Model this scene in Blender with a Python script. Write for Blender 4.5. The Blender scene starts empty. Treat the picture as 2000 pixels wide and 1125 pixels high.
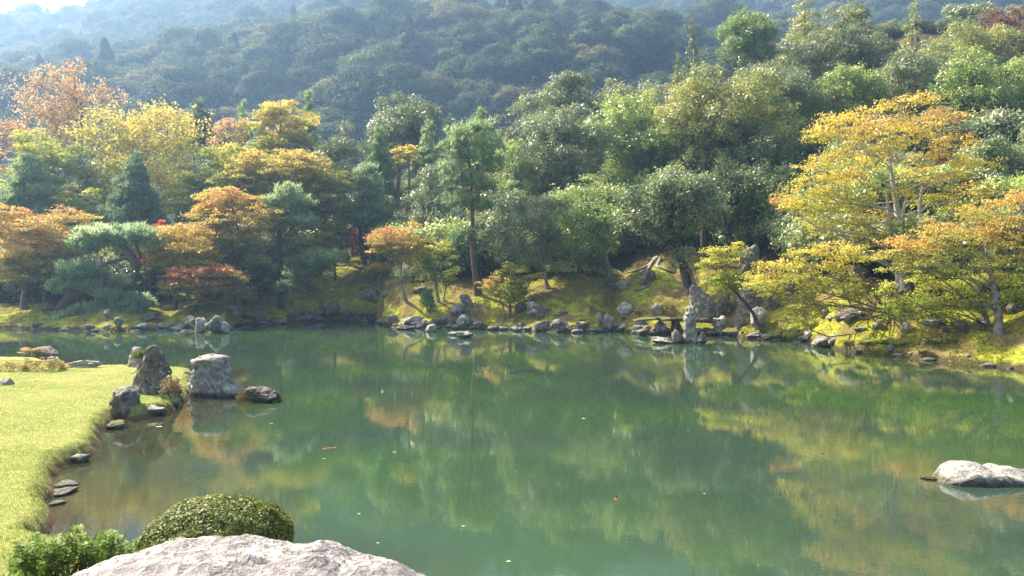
import bpy, bmesh, math, random
import numpy as np
from mathutils import Vector
R = math.radians
random.seed(7); rng = np.random.default_rng(11)
sc = bpy.context.scene
COL = sc.collection

# ------------------------------------------------------------------ camera, sky, sun, exposure
F = 1600.0; HZ = 533.0; CZ = 3.0           # focal length (px of a 2000 px wide frame), horizon row, eye height over the water
cam = bpy.data.cameras.new('camera'); camo = bpy.data.objects.new('camera', cam); COL.objects.link(camo)
cam.sensor_width = 36; cam.lens = 36 * F / 2000; cam.shift_y = (HZ - 562.5) / 2000
camo.location = (0, 0, CZ); camo.rotation_euler = (R(90), 0, 0)
cam.clip_end = 3000; cam.clip_start = .05
sc.camera = camo
SUN_AZ, SUN_EL = R(-56), R(46)             # azimuth from +Y, negative = left
sdir = Vector((math.sin(SUN_AZ) * math.cos(SUN_EL), math.cos(SUN_AZ) * math.cos(SUN_EL), math.sin(SUN_EL)))
w = bpy.data.worlds.new('World'); sc.world = w; w.use_nodes = True
nt = w.node_tree; bg = nt.nodes['Background']
sky = nt.nodes.new('ShaderNodeTexSky'); sky.sky_type = 'NISHITA'; sky.sun_disc = False
sky.sun_elevation = SUN_EL; sky.sun_rotation = SUN_AZ; sky.dust_density = 4.0; sky.ozone_density = .8; sky.air_density = .9
nt.links.new(sky.outputs[0], bg.inputs[0]); bg.inputs[1].default_value = .10
sl = bpy.data.lights.new('sun', 'SUN'); sl.energy = 5.0; sl.angle = R(.5); sl.color = (1, .975, .95)
so = bpy.data.objects.new('sun', sl); so.rotation_euler = sdir.to_track_quat('Z', 'Y').to_euler(); COL.objects.link(so)
so.location = (-40, 20, 60)
sc.view_settings.view_transform = 'Standard'; sc.view_settings.look = 'None'
sc.view_settings.exposure = 1.46; sc.view_settings.gamma = 1; sc.view_settings.use_curve_mapping = False
cy = sc.cycles
cy.max_bounces = 7; cy.diffuse_bounces = 3; cy.glossy_bounces = 3; cy.transmission_bounces = 4
cy.transparent_max_bounces = 8; cy.volume_bounces = 0
cy.use_denoising = True; cy.denoising_prefilter = 'NONE'
cy.sample_clamp_indirect = 6; cy.caustics_reflective = False; cy.caustics_refractive = False

# ------------------------------------------------------------------ numpy noise
_P = np.random.default_rng(5).permutation(256); _P = np.concatenate([_P, _P, _P])
_V = np.random.default_rng(6).uniform(-1, 1, 256)
def vnoise(x, y, z=0.0):
    x, y, z = np.broadcast_arrays(np.asarray(x, float), np.asarray(y, float), np.asarray(z, float))
    xi, yi, zi = np.floor(x), np.floor(y), np.floor(z)
    fx, fy, fz = x - xi, y - yi, z - zi
    xi, yi, zi = xi.astype(int) & 255, yi.astype(int) & 255, zi.astype(int) & 255
    u, v, t = fx * fx * (3 - 2 * fx), fy * fy * (3 - 2 * fy), fz * fz * (3 - 2 * fz)
    def h(a, b, c): return _V[_P[_P[_P[a & 255] + (b & 255)] + (c & 255)] & 255]
    def L(a, b, k): return a + (b - a) * k
    return L(L(L(h(xi, yi, zi), h(xi + 1, yi, zi), u), L(h(xi, yi + 1, zi), h(xi + 1, yi + 1, zi), u), v),
             L(L(h(xi, yi, zi + 1), h(xi + 1, yi, zi + 1), u), L(h(xi, yi + 1, zi + 1), h(xi + 1, yi + 1, zi + 1), u), v), t)
def fbm(x, y, z=0.0, o=4, g=.5):
    s = 0; a = 1; k = 1
    for i in range(o):
        s = s + a * vnoise(np.asarray(x) * k + 17.3 * i, np.asarray(y) * k + 5.1 * i, np.asarray(z) * k + 9.7 * i); a *= g; k *= 2.03
    return s
def sstep(a, b, x):
    t = np.clip((np.asarray(x, float) - a) / (b - a), 0, 1); return t * t * (3 - 2 * t)

# ------------------------------------------------------------------ object helpers
def tag(o, label=None, cat=None, group=None, kind=None):
    if label: o['label'] = label
    if cat: o['category'] = cat
    if group: o['group'] = group
    if kind: o['kind'] = kind
    return o
def mesh_np(name, V, Fc, mat=None, attrs=None, smooth=False):
    """Fc: (n,k) array of face indices"""
    V = np.ascontiguousarray(V, np.float32); Fc = np.ascontiguousarray(Fc, np.int32)
    me = bpy.data.meshes.new(name); n, k = Fc.shape
    me.vertices.add(len(V)); me.vertices.foreach_set('co', V.ravel())
    me.loops.add(n * k); me.loops.foreach_set('vertex_index', Fc.ravel())
    me.polygons.add(n); me.polygons.foreach_set('loop_start', np.arange(0, n * k, k, dtype=np.int32))
    if smooth: me.polygons.foreach_set('use_smooth', np.ones(n, bool))
    for key, (dom, arr) in (attrs or {}).items():
        a = me.attributes.new(key, 'FLOAT', dom); a.data.foreach_set('value', np.ascontiguousarray(arr, np.float32))
    me.update(calc_edges=True)
    if mat: me.materials.append(mat)
    return me
def link(name, me, parent=None, loc=None):
    o = bpy.data.objects.new(name, me); COL.objects.link(o)
    if parent: o.parent = parent
    if loc is not None: o.location = loc
    return o
def empty(name, loc):
    o = bpy.data.objects.new(name, None); COL.objects.link(o); o.location = loc; o.empty_display_size = .3; return o
def at(px, py, Y): return np.array(((px - 1000) / F * Y, Y, CZ - (py - HZ) / F * Y))
def grid_faces(nu, nv):
    i = np.arange(nu - 1)[:, None] * nv + np.arange(nv - 1)[None, :]
    i = i.ravel(); return np.stack([i, i + nv, i + nv + 1, i + 1], 1)

# ------------------------------------------------------------------ material helpers
class NT:
    def __init__(s, name):
        s.m = bpy.data.materials.new(name); s.m.use_nodes = True; s.t = s.m.node_tree; s.t.nodes.clear()
        s.out = s.n('ShaderNodeOutputMaterial')
    def n(s, ty, **kw):
        q = s.t.nodes.new(ty)
        for k, v in kw.items(): setattr(q, k, v)
        return q
    def l(s, a, b): s.t.links.new(a, b)
    def val(s, sock, v):
        if hasattr(v, 'is_output') or isinstance(v, bpy.types.NodeSocket): s.l(v, sock)
        else: sock.default_value = v
    def coords(s, scale=1.0, kind='Object', rnd=True, stretch=None):
        tc = s.n('ShaderNodeTexCoord'); v = tc.outputs[kind]
        if rnd:
            oi = s.n('ShaderNodeObjectInfo'); mu = s.n('ShaderNodeMath', operation='MULTIPLY'); s.l(oi.outputs['Random'], mu.inputs[0]); mu.inputs[1].default_value = 57
            ad = s.n('ShaderNodeVectorMath', operation='ADD'); s.l(v, ad.inputs[0]); s.l(mu.outputs[0], ad.inputs[1]); v = ad.outputs[0]
        if stretch:
            mp = s.n('ShaderNodeVectorMath', operation='MULTIPLY'); s.l(v, mp.inputs[0]); mp.inputs[1].default_value = stretch; v = mp.outputs[0]
        return v
    def noise(s, v, scale, detail=4, rough=.55, dist=0.0):
        q = s.n('ShaderNodeTexNoise'); s.l(v, q.inputs['Vector']); q.inputs['Scale'].default_value = scale
        q.inputs['Detail'].default_value = detail; q.inputs['Roughness'].default_value = rough; q.inputs['Distortion'].default_value = dist
        return q.outputs['Fac']
    def ramp(s, f, stops):
        q = s.n('ShaderNodeValToRGB'); s.l(f, q.inputs[0]); e = q.color_ramp.elements
        while len(e) < len(stops): e.new(.5)
        for a, (p, c) in zip(e, stops):
            a.position = p; a.color = (c, c, c, 1) if isinstance(c, (int, float)) else (*c, 1)
        return q.outputs[0]
    def mix(s, f, a, b, mode='MIX'):
        q = s.n('ShaderNodeMix', data_type='RGBA', blend_type=mode)
        s.val(q.inputs[0], f)
        for sock, v in ((q.inputs[6], a), (q.inputs[7], b)):
            if isinstance(v, tuple): sock.default_value = (*v, 1) if len(v) == 3 else v
            else: s.l(v, sock)
        return q.outputs[2]
    def math(s, op, a, b=0.0):
        q = s.n('ShaderNodeMath', operation=op); s.val(q.inputs[0], a); s.val(q.inputs[1], b); return q.outputs[0]
    def bump(s, h, strength, dist, prev=None):
        q = s.n('ShaderNodeBump'); q.inputs['Strength'].default_value = strength; q.inputs['Distance'].default_value = dist
        s.l(h, q.inputs['Height'])
        if prev: s.l(prev, q.inputs['Normal'])
        return q.outputs[0]
    def pbr(s, col, rough=.8, spec=.3, normal=None):
        q = s.n('ShaderNodeBsdfPrincipled')
        if isinstance(col, tuple): q.inputs['Base Color'].default_value = (*col, 1)
        else: s.l(col, q.inputs['Base Color'])
        s.val(q.inputs['Roughness'], rough); s.val(q.inputs['Specular IOR Level'], spec)
        if normal: s.l(normal, q.inputs['Normal'])
        return q
    def done(s, sh): s.l(sh, s.out.inputs[0]); return s.m

_leafm = {}
def leaf_mat(name, cols, rough=.5, spec=.35, trans=.4, tb=1.18):
    if name in _leafm: return _leafm[name]
    m = NT('leaves_' + name)
    a = m.n('ShaderNodeAttribute', attribute_name='hue'); b = m.n('ShaderNodeAttribute', attribute_name='val')
    n = len(cols)
    c = m.ramp(a.outputs['Fac'], [(i / (n - 1), q) for i, q in enumerate(cols)])
    hs = m.n('ShaderNodeHueSaturation'); m.l(c, hs.inputs['Color']); m.l(b.outputs['Fac'], hs.inputs['Value']); c = hs.outputs[0]
    p = m.pbr(c, rough, spec)
    h2 = m.n('ShaderNodeHueSaturation'); m.l(c, h2.inputs['Color']); h2.inputs['Value'].default_value = tb; h2.inputs['Saturation'].default_value = 1.0
    t = m.n('ShaderNodeBsdfTranslucent'); m.l(h2.outputs[0], t.inputs[0])
    x = m.n('ShaderNodeMixShader'); x.inputs[0].default_value = trans; m.l(p.outputs[0], x.inputs[1]); m.l(t.outputs[0], x.inputs[2])
    _leafm[name] = m.done(x.outputs[0]); return _leafm[name]

def rock_mat(name, c1, c2, c3, moss=.3, lichen=.3, mosscol=(.10, .12, .025)):
    m = NT(name); v = m.coords()
    n1 = m.noise(v, 1.3, 6, .62, .5); n2 = m.noise(v, 7, 5, .7); n3 = m.noise(v, 34, 4, .7)
    c = m.mix(m.ramp(n1, [(.35, 0.), (.65, 1.)]), c1, c2)
    c = m.mix(m.ramp(n2, [(.42, 0.), (.62, 1.)]), c, c3)
    lw = m.ramp(m.noise(v, 4.2, 7, .75, .8), [(.62 - .14 * lichen, 0.), (.66 - .1 * lichen, 1.)])
    c = m.mix(m.math('MULTIPLY', lw, min(1., lichen * 2.)), c, (.66, .65, .60))
    vo = m.n('ShaderNodeTexVoronoi', feature='DISTANCE_TO_EDGE'); vo.inputs['Scale'].default_value = 2.1
    dv = m.n('ShaderNodeVectorMath', operation='ADD'); m.l(v, dv.inputs[0])
    nn = m.n('ShaderNodeTexNoise'); m.l(v, nn.inputs['Vector']); nn.inputs['Scale'].default_value = 3; m.l(nn.outputs['Color'], dv.inputs[1]); m.l(dv.outputs[0], vo.inputs['Vector'])
    crack = m.ramp(vo.outputs['Distance'], [(0., 0.), (.035, 1.)])
    c = m.mix(.55, c, m.mix(1.0, c, m.ramp(vo.outputs['Distance'], [(0., .3), (.05, 1.)]), 'MULTIPLY'))
    c = m.mix(1.0, c, m.ramp(n3, [(.3, .62), (.7, 1.25)]), 'MULTIPLY')
    g = m.n('ShaderNodeNewGeometry'); sx = m.n('ShaderNodeSeparateXYZ'); m.l(g.outputs['Normal'], sx.inputs[0])
    mk = m.math('ADD', sx.outputs[2], m.math('MULTIPLY', m.math('SUBTRACT', m.noise(v, 2.6, 5, .7), .5), 2.6))
    mk = m.ramp(mk, [(1.25 - moss, 0.), (1.32 - moss, 1.)])
    c = m.mix(mk, c, m.mix(n3, mosscol, (mosscol[0] * 2.2, mosscol[1] * 1.9, mosscol[2] * 1.6)))
    # damp dark foot just over the water line
    sp = m.n('ShaderNodeSeparateXYZ'); m.l(g.outputs['Position'], sp.inputs[0])
    wet = m.ramp(m.math('ADD', sp.outputs[2], m.math('MULTIPLY', n2, .08)), [(.09, 0.), (.17, 1.)])
    c = m.mix(1.0, c, m.mix(wet, (.35, .36, .3), (1., 1., 1.)), 'MULTIPLY')
    b = m.bump(crack, .35, .05); b = m.bump(n2, .7, .10, b); b = m.bump(n3, .8, .03, b)
    return m.done(m.pbr(c, .82, .25, b).outputs[0])
M = {}
M['rock_light'] = rock_mat('pale_rock', (.38, .36, .33), (.24, .23, .215), (.50, .48, .44), .12, .6)
M['rock_grey'] = rock_mat('grey_rock', (.23, .22, .20), (.36, .345, .31), (.13, .125, .11), .22, .4)
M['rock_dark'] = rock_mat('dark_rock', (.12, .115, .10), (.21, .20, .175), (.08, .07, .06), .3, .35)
M['rock_moss'] = rock_mat('mossy_rock', (.22, .205, .17), (.31, .29, .25), (.13, .12, .10), .5, .45, (.095, .10, .025))
M['rock_brown'] = rock_mat('brown_rock', (.22, .195, .165), (.29, .265, .23), (.13, .115, .095), .25, .25)
M['rock_pink'] = rock_mat('front_rock', (.36, .335, .335), (.22, .20, .205), (.45, .43, .42), .0, .5, (.10, .085, .02))
def bark_mat(name, c1, c2, patch=0.0, sc_=1.0):
    m = NT(name); v = m.coords(stretch=(1, 1, .25)); n = m.noise(v, 9 * sc_, 5, .7); n2 = m.noise(v, 30, 3, .6)
    c = m.mix(m.ramp(n, [(.35, 0.), (.65, 1.)]), c1, c2)
    if patch: c = m.mix(m.ramp(m.noise(m.coords(), 3.5, 4, .6), [(.5, 0.), (.56, patch)]), c, (.42, .42, .38))
    b = m.bump(n, .8, .04); b = m.bump(n2, .5, .015, b)
    return m.done(m.pbr(c, .88, .2, b).outputs[0])
M['bark'] = bark_mat('grey_bark', (.09, .075, .06), (.19, .165, .135), .3)
M['bark_dark'] = bark_mat('dark_bark', (.045, .036, .03), (.10, .085, .07))
M['bark_pine'] = bark_mat('pine_bark', (.11, .075, .06), (.20, .135, .105))
M['bark_pale'] = bark_mat('pale_bark', (.17, .15, .13), (.30, .28, .25), .5)
M['bark_white'] = bark_mat('white_bark', (.36, .33, .29), (.52, .49, .45), .4)
M['wood'] = bark_mat('weathered_post', (.16, .15, .13), (.24, .22, .20), 0, 2)

# ------------------------------------------------------------------ terrain functions
SH = np.array([(-1500, 690), (-900, 662), (-400, 648), (-60, 643), (0, 642), (100, 645), (215, 648), (340, 645), (440, 648), (470, 634), (530, 632), (560, 631), (640, 628), (735, 629), (752, 638), (800, 641), (840, 643),
               (930, 642), (1000, 644), (1080, 648), (1150, 650), (1200, 646), (1245, 652), (1300, 654), (1390, 655), (1450, 660), (1520, 664), (1580, 668), (1640, 684), (1740, 696),
               (1800, 704), (1900, 713), (2000, 722), (2150, 742), (2400, 790), (2800, 900), (3400, 1150)], float)
_u = (SH[:, 0] - 1000) / F; _ys = F * CZ / (SH[:, 1] - HZ)
def Ys(u): return np.interp(u, _u, _ys) + .35 * fbm(np.asarray(u) * 26, 3.3, 0, 3)
_sp = np.array([-1500, 0, 300, 500, 690, 900, 1190, 1500, 1700, 1950, 2300, 3400], float)
def _uu(px): return (px - 1000) / F
_s1 = np.array([.15, .17, .19, .26, .40, .38, .44, .46, .36, .24, .25, .2])
_s2 = np.array([.06, .08, .08, .10, .14, .2, .30, .40, .44, .45, .45, .3])
def ground(x, y):
    x = np.asarray(x, float); y = np.maximum(np.asarray(y, float), 1e-3)
    u = x / y; s = y - Ys(u)
    a = np.interp(u, _uu(_sp), _s1); b = np.interp(u, _uu(_sp), _s2)
    s0 = np.clip(s, 0, None); k = 10.0
    z = .22 * sstep(0, .35, s) + a * np.where(s0 < k, s0, k) * sstep(-1, 3, s0) + b * np.clip(s0 - k, 0, 70)
    z = z + sstep(0, 2, s) * (.16 * fbm(x * .55, y * .55, 0, 3) + .05 * fbm(x * 2.1, y * 2.1, 2, 2)) + .05 * sstep(0, .3, s) * fbm(x * 3, y * 3, 1, 2)
    return np.where(s < 0, np.maximum(-1.05, s * .9), z)
def hit(px, py, y0=None):
    """first point of the bank seen along this pixel's ray"""
    u = (px - 1000) / F; ys = np.arange(float(Ys(u)) - .3 if y0 is None else y0, 130, .1)
    zr = CZ - (py - HZ) / F * ys; zg = ground(u * ys, ys)
    k = np.argmax(zr <= zg) if (zr <= zg).any() else 0
    return np.array((u * ys[k], ys[k], zg[k]))
def P(px, py): Y = F * CZ / (py - HZ); return ((px - 1000) / F * Y, Y)
LAWN = [(60, -6), (60, 1.5), (12, 3.4), (4, 4.5), (1, 5.3), (-1.2, 6.3), (-2.6, 7.4), (-4.0, 8.4), P(60, 1062), P(84, 1040), P(97, 1000), P(97, 965), P(110, 930), P(126, 908),
        P(150, 900), P(182, 884), P(186, 862), P(198, 845), P(212, 828), P(228, 818), P(262, 822), P(322, 806), P(352, 794), P(368, 776), P(372, 745),
        P(380, 734), P(330, 730), P(240, 727), P(190, 727), P(130, 722), P(100, 713), P(40, 710), P(-60, 708), P(-250, 692), (-38, 32), (-80, 34), (-80, -6)]
LAWN = np.array(LAWN)
def lawn_sd(x, y):
    """signed distance, positive inside"""
    x = np.asarray(x, float).ravel(); y = np.asarray(y, float).ravel()
    d = np.full(x.shape, 1e9); ins = np.zeros(x.shape, bool)
    for i in range(len(LAWN)):
        ax, ay = LAWN[i]; bx, by = LAWN[(i + 1) % len(LAWN)]
        ex, ey = bx - ax, by - ay; t = np.clip(((x - ax) * ex + (y - ay) * ey) / (ex * ex + ey * ey), 0, 1)
        d = np.minimum(d, np.hypot(x - ax - t * ex, y - ay - t * ey))
        c = ((ay > y) != (by > y)) & (x < (bx - ax) * (y - ay) / (by - ay + 1e-12) + ax); ins ^= c
    return np.where(ins, d, -d)
def lawn_z(x, y):
    sh = np.shape(x); sd = lawn_sd(x, y).reshape(sh)
    sd = sd + .10 * fbm(np.asarray(x) * 1.6, np.asarray(y) * 1.6, 4, 3) + .05 * fbm(np.asarray(x) * 6, np.asarray(y) * 6, 4, 2)
    z = -.75 * sstep(0, -3.5, sd) - .12 * sstep(.0, -.3, sd) + .24 * sstep(-.05, .16, sd) + .08 * sstep(.1, 2.5, sd)
    z = z + sstep(.1, 1, sd) * .025 * fbm(np.asarray(x) * .8, np.asarray(y) * .8, 7, 3)
    return z + sstep(7.6, 4.0, y) * sstep(-.4, 1.2, sd) * .95 * sstep(0.5, -2.5, x)

# moss ground
def moss_mat():
    m = NT('moss_ground'); v = m.coords(kind='Object', rnd=False)
    n1 = m.noise(v, .45, 5, .6, .4); n2 = m.noise(v, 2.3, 5, .65); n3 = m.noise(v, 14, 4, .7)
    moss = m.mix(m.ramp(n2, [(.36, 0.), (.62, 1.)]), (.07, .105, .016), (.34, .36, .035))
    moss = m.mix(m.ramp(n3, [(.45, 0.), (.75, .6)]), moss, (.42, .38, .07))
    soil = m.mix(n3, (.10, .065, .035), (.22, .16, .08))
    c = m.mix(m.ramp(n1, [(.46, 0.), (.58, .85)]), moss, soil)
    g = m.n('ShaderNodeNewGeometry'); sp = m.n('ShaderNodeSeparateXYZ'); m.l(g.outputs['Position'], sp.inputs[0])
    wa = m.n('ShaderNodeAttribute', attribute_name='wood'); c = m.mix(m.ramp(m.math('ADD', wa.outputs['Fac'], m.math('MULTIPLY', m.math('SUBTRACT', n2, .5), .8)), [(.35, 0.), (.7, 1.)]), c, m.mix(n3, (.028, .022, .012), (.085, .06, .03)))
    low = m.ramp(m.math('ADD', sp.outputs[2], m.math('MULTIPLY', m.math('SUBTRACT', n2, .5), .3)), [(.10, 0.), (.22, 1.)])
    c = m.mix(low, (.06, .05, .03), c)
    b = m.bump(n2, .6, .12); b = m.bump(n3, .8, .05, b)
    return m.done(m.pbr(c, .95, .1, b).outputs[0])
us = np.concatenate([np.linspace(-1.55, -.68, 60)[:-1], np.linspace(-.68, .68, 760), np.linspace(.68, 1.5, 70)[1:]])
ss = np.concatenate([np.linspace(-2.6, -.2, 8), np.linspace(-.1, 1, 18), np.linspace(1.1, 12, 90), np.linspace(12.5, 80, 50)])
U, S = np.meshgrid(us, ss, indexing='ij'); Yg = Ys(U) + S; Xg = U * Yg; Zg = ground(Xg, Yg)
WS = np.interp(U, _uu(np.array([-100, 400, 600, 740, 800, 1150, 1300, 1500, 1650, 2100])), [5, 5, 10, 10, 5.5, 5.5, 7, 5.5, 4.6, 5]); WOOD = sstep(-1.2, 1.6, S - WS)  # litter of the wood floor, brought forward so its dark colour also gives tree shade
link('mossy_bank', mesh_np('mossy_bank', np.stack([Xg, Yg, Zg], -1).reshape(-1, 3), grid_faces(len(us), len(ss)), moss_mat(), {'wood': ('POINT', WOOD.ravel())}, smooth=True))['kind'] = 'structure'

# lawn on the near bank
def lawn_mat():
    m = NT('lawn_turf'); v = m.coords(rnd=False)
    n1 = m.noise(v, .6, 4, .6); n2 = m.noise(v, 5, 5, .65); n3 = m.noise(v, 45, 3, .7)
    c = m.mix(m.ramp(n1, [(.35, 0.), (.7, 1.)]), (.18, .24, .055), (.30, .32, .11))
    c = m.mix(m.ramp(n2, [(.4, 0.), (.75, .7)]), c, (.46, .42, .13)); c = m.mix(1.0, c, m.ramp(n3, [(.25, .6), (.7, 1.15)]), 'MULTIPLY')
    g = m.n('ShaderNodeNewGeometry'); s = m.n('ShaderNodeSeparateXYZ'); m.l(g.outputs['Normal'], s.inputs[0]); p = m.n('ShaderNodeSeparateXYZ'); m.l(g.outputs['Position'], p.inputs[0])
    k = m.math('MULTIPLY', m.ramp(s.outputs[2], [(.55, 0.), (.8, 1.)]), m.ramp(p.outputs[2], [(.05, 0.), (.11, 1.)]))
    c = m.mix(k, m.mix(n2, (.06, .042, .025), (.15, .10, .06)), c)
    b = m.bump(n2, .4, .04); b = m.bump(n3, .8, .02, b)
    return m.done(m.pbr(c, .95, .1, b).outputs[0])
xs = np.concatenate([np.linspace(-80, -19, 40)[:-1], np.linspace(-19, 2, 210), np.linspace(2, 60, 60)[1:]])
ysl = np.concatenate([np.linspace(-6, 4, 20)[:-1], np.linspace(4, 28, 260), np.linspace(28, 40, 20)[1:]])
X, Yy = np.meshgrid(xs, ysl, indexing='ij')
Zl = lawn_z(X, Yy)
link('lawn', mesh_np('lawn', np.stack([X, Yy, Zl], -1).reshape(-1, 3), grid_faces(len(xs), len(ysl)), lawn_mat(), smooth=True))['kind'] = 'structure'

# pond floor, wide ground sheet
def flat(name, x0, x1, y0, y1, z, mat):
    o = link(name, mesh_np(name, [(x0, y0, z), (x1, y0, z), (x1, y1, z), (x0, y1, z)], [(0, 1, 2, 3)], mat)); o['kind'] = 'structure'; return o
m = NT('pond_mud'); v = m.coords(rnd=False); bed = m.done(m.pbr(m.mix(m.noise(v, .8, 5), (.06, .07, .03), (.13, .12, .06)), .9, .1).outputs[0])
flat('pond_floor', -120, 120, -6, 75, -.95, bed)
m = NT('forest_floor'); v = m.coords(rnd=False); ff = m.done(m.pbr(m.mix(m.noise(v, .3, 6, .7), (.025, .035, .012), (.07, .07, .03)), .95, .1).outputs[0])
flat('ground', -650, 650, -60, 690, -1.2, ff)

# water
def water_mat():
    m = NT('pond_water'); v = m.coords(rnd=False)
    n1 = m.noise(v, .16, 4, .5, .6)
    body = m.mix(m.ramp(n1, [(.40, 0.), (.66, 1.)]), (.044, .078, .058), (.050, .118, .040))
    d = m.n('ShaderNodeAttribute', attribute_name='depth')
    br = m.noise(v, 1.5, 5, .6)
    body = m.mix(d.outputs['Fac'], m.mix(br, (.05, .06, .03), (.075, .07, .035)), body)
    df = m.n('ShaderNodeBsdfDiffuse'); m.l(body, df.inputs[0])
    tr = m.n('ShaderNodeBsdfTransparent'); tr.inputs[0].default_value = (.75, .92, .72, 1)
    mx = m.n('ShaderNodeMixShader'); m.l(m.ramp(d.outputs['Fac'], [(0., .4), (1., .66)]), mx.inputs[0]); m.l(tr.outputs[0], mx.inputs[1]); m.l(df.outputs[0], mx.inputs[2])
    w1 = m.noise(m.coords(rnd=False, stretch=(.7, 1.3, 1)), 2.4, 3, .5, .3)
    w2 = m.noise(m.coords(rnd=False, stretch=(.8, 1.2, 1)), 14, 2, .5)
    gate = m.ramp(m.noise(v, .22, 3, .5), [(.4, .35), (.65, 1.)])
    b = m.bump(m.math('MULTIPLY', w1, gate), .10, .012); b = m.bump(m.math('MULTIPLY', w2, gate), .10, .005, b)
    gl = m.n('ShaderNodeBsdfGlossy'); gl.inputs['Roughness'].default_value = .0; gl.inputs[0].default_value = (.95, .97, .95, 1); m.l(b, gl.inputs['Normal'])
    fr = m.n('ShaderNodeFresnel'); fr.inputs[0].default_value = 1.55; m.l(b, fr.inputs['Normal'])
    m2 = m.n('ShaderNodeMixShader'); m.l(fr.outputs[0], m2.inputs[0]); m.l(mx.outputs[0], m2.inputs[1]); m.l(gl.outputs[0], m2.inputs[2])
    return m.done(m2.outputs[0])
xs = np.concatenate([np.linspace(-90, -18, 20)[:-1], np.linspace(-18, 6, 110), np.linspace(6, 90, 30)[1:]])
ysl = np.concatenate([np.linspace(-5, 5, 10)[:-1], np.linspace(5, 30, 120), np.linspace(30, 64, 40)[1:]])
X, Yy = np.meshgrid(xs, ysl, indexing='ij')
dep = sstep(0, 2.6, -lawn_sd(X, Yy).reshape(X.shape) + .4 * fbm(X * .6, Yy * .6, 8, 3)) * sstep(.2, 1.6, -(Yy - Ys(X / np.maximum(Yy, 1))))
link('pond_water', mesh_np('pond_water', np.stack([X, Yy, X * 0], -1).reshape(-1, 3), grid_faces(len(xs), len(ysl)), water_mat(), {'depth': ('POINT', dep.ravel())}))['kind'] = 'structure'

# hill
def hill_z(x, y):
    b = 11 + .45 * np.clip(y - 120, 0, None) - .12 * np.clip(y - 420, 0, None) * 4
    crest = 118 + .30 * np.clip(x + 185, 0, 560) + 5 * fbm(x / 60., 1.7, 0, 3)
    z = np.minimum(b, crest) + (10 * fbm(x / 85. + 3, y / 85., 0, 3) + 12 * np.sin((x * .8 + y * .35) / 38.) * .6) * sstep(120, 200, y)
    return z
xs = np.linspace(-560, 560, 180); ysl = np.linspace(95, 560, 110)
X, Yy = np.meshgrid(xs, ysl, indexing='ij'); Z = np.where(Yy < 118, 4, 0) + hill_z(X, Yy) * sstep(90, 122, Yy)
link('hill', mesh_np('hill', np.stack([X, Yy, Z], -1).reshape(-1, 3), grid_faces(len(xs), len(ysl)), ff, smooth=True))['kind'] = 'structure'

# haze
hb = bmesh.new(); bmesh.ops.create_cube(hb, size=1)
for q in hb.verts: q.co = ((q.co.x) * 1360, 315 + q.co.y * 770, (q.co.z + .5) * 252 - 2.2)
hm = bpy.data.meshes.new('haze'); hb.to_mesh(hm); hb.free()
m = NT('haze_air'); pv = m.n('ShaderNodeVolumePrincipled'); pv.inputs['Color'].default_value = (.30, .54, 1.0, 1); pv.inputs['Absorption Color'].default_value = (1, 1, 1, 1); pv.inputs['Density'].default_value = .0014; pv.inputs['Anisotropy'].default_value = .55
m.l(pv.outputs[0], m.out.inputs['Volume']); hm.materials.append(m.m)
HAZE = link('haze', hm); HAZE['kind'] = 'stuff'; HAZE['label'] = 'thin blue haze in the air between pond and hill'

# ------------------------------------------------------------------ geometry builders for plants
def norm(a): return a / np.maximum(np.linalg.norm(a, axis=-1, keepdims=True), 1e-9)
def leaf_tris(c, n, L, wd=.42, quad=False, r=None):
    r = r or rng; N = len(c); n = norm(n); t = norm(np.cross(n, r.normal(size=(N, 3)))); b = np.cross(n, t)
    L = (np.broadcast_to(L, (N,)) * r.uniform(.7, 1.3, N))[:, None]
    if quad:
        V = np.stack([c + t * L * .55, c + b * L * wd - n * L * .06, c - t * L * .45, c - b * L * wd - n * L * .06], 1).reshape(-1, 3)
        return V, np.arange(4 * N).reshape(-1, 4)
    V = np.stack([c + t * L * .6, c - t * L * .4 + b * L * wd, c - t * L * .4 - b * L * wd], 1).reshape(-1, 3)
    return V, np.arange(3 * N).reshape(-1, 3)
class Tubes:
    def __init__(s): s.V = []; s.F = []; s.n = 0
    def add(s, pts, rad, sides=6):
        pts = np.asarray(pts, float); k = len(pts); rad = np.broadcast_to(np.asarray(rad, float), (k,))
        t = norm(np.gradient(pts, axis=0)); ref = np.where(np.abs(t[:, 2:3]) > .9, np.array([[1., 0, 0]]), np.array([[0, 0, 1.]]))
        a = norm(np.cross(t, ref)); b = np.cross(t, a)
        th = np.arange(sides) / sides * 2 * math.pi
        ring = pts[:, None] + rad[:, None, None] * (np.cos(th)[None, :, None] * a[:, None] + np.sin(th)[None, :, None] * b[:, None])
        s.V.append(ring.reshape(-1, 3))
        i = np.arange(k - 1)[:, None] * sides + np.arange(sides)[None]; j = np.arange(k - 1)[:, None] * sides + (np.arange(sides)[None] + 1) % sides
        s.F.append(np.stack([i, j, j + sides, i + sides], -1).reshape(-1, 4) + s.n); s.n += k * sides
    def mesh(s, name, mat): return mesh_np(name, np.concatenate(s.V), np.concatenate(s.F), mat, smooth=True)
def curve(a, b, sag=0., k=6, wob=.04, r=None, up=.0):
    r = r or rng; a = np.asarray(a, float); b = np.asarray(b, float); t = np.linspace(0, 1, k)[:, None]
    p = a + (b - a) * t; L = np.linalg.norm(b - a)
    off = r.normal(size=3) * wob * L; p += np.sin(t * math.pi) * off + np.sin(t * 2 * math.pi) * r.normal(size=3) * wob * .6 * L
    p[:, 2] += (np.sin(t * math.pi) * sag * L)[:, 0]
    if up: p[:, 2] += ((t[:, 0] ** 2 - t[:, 0]) * up * L)
    return p

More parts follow.
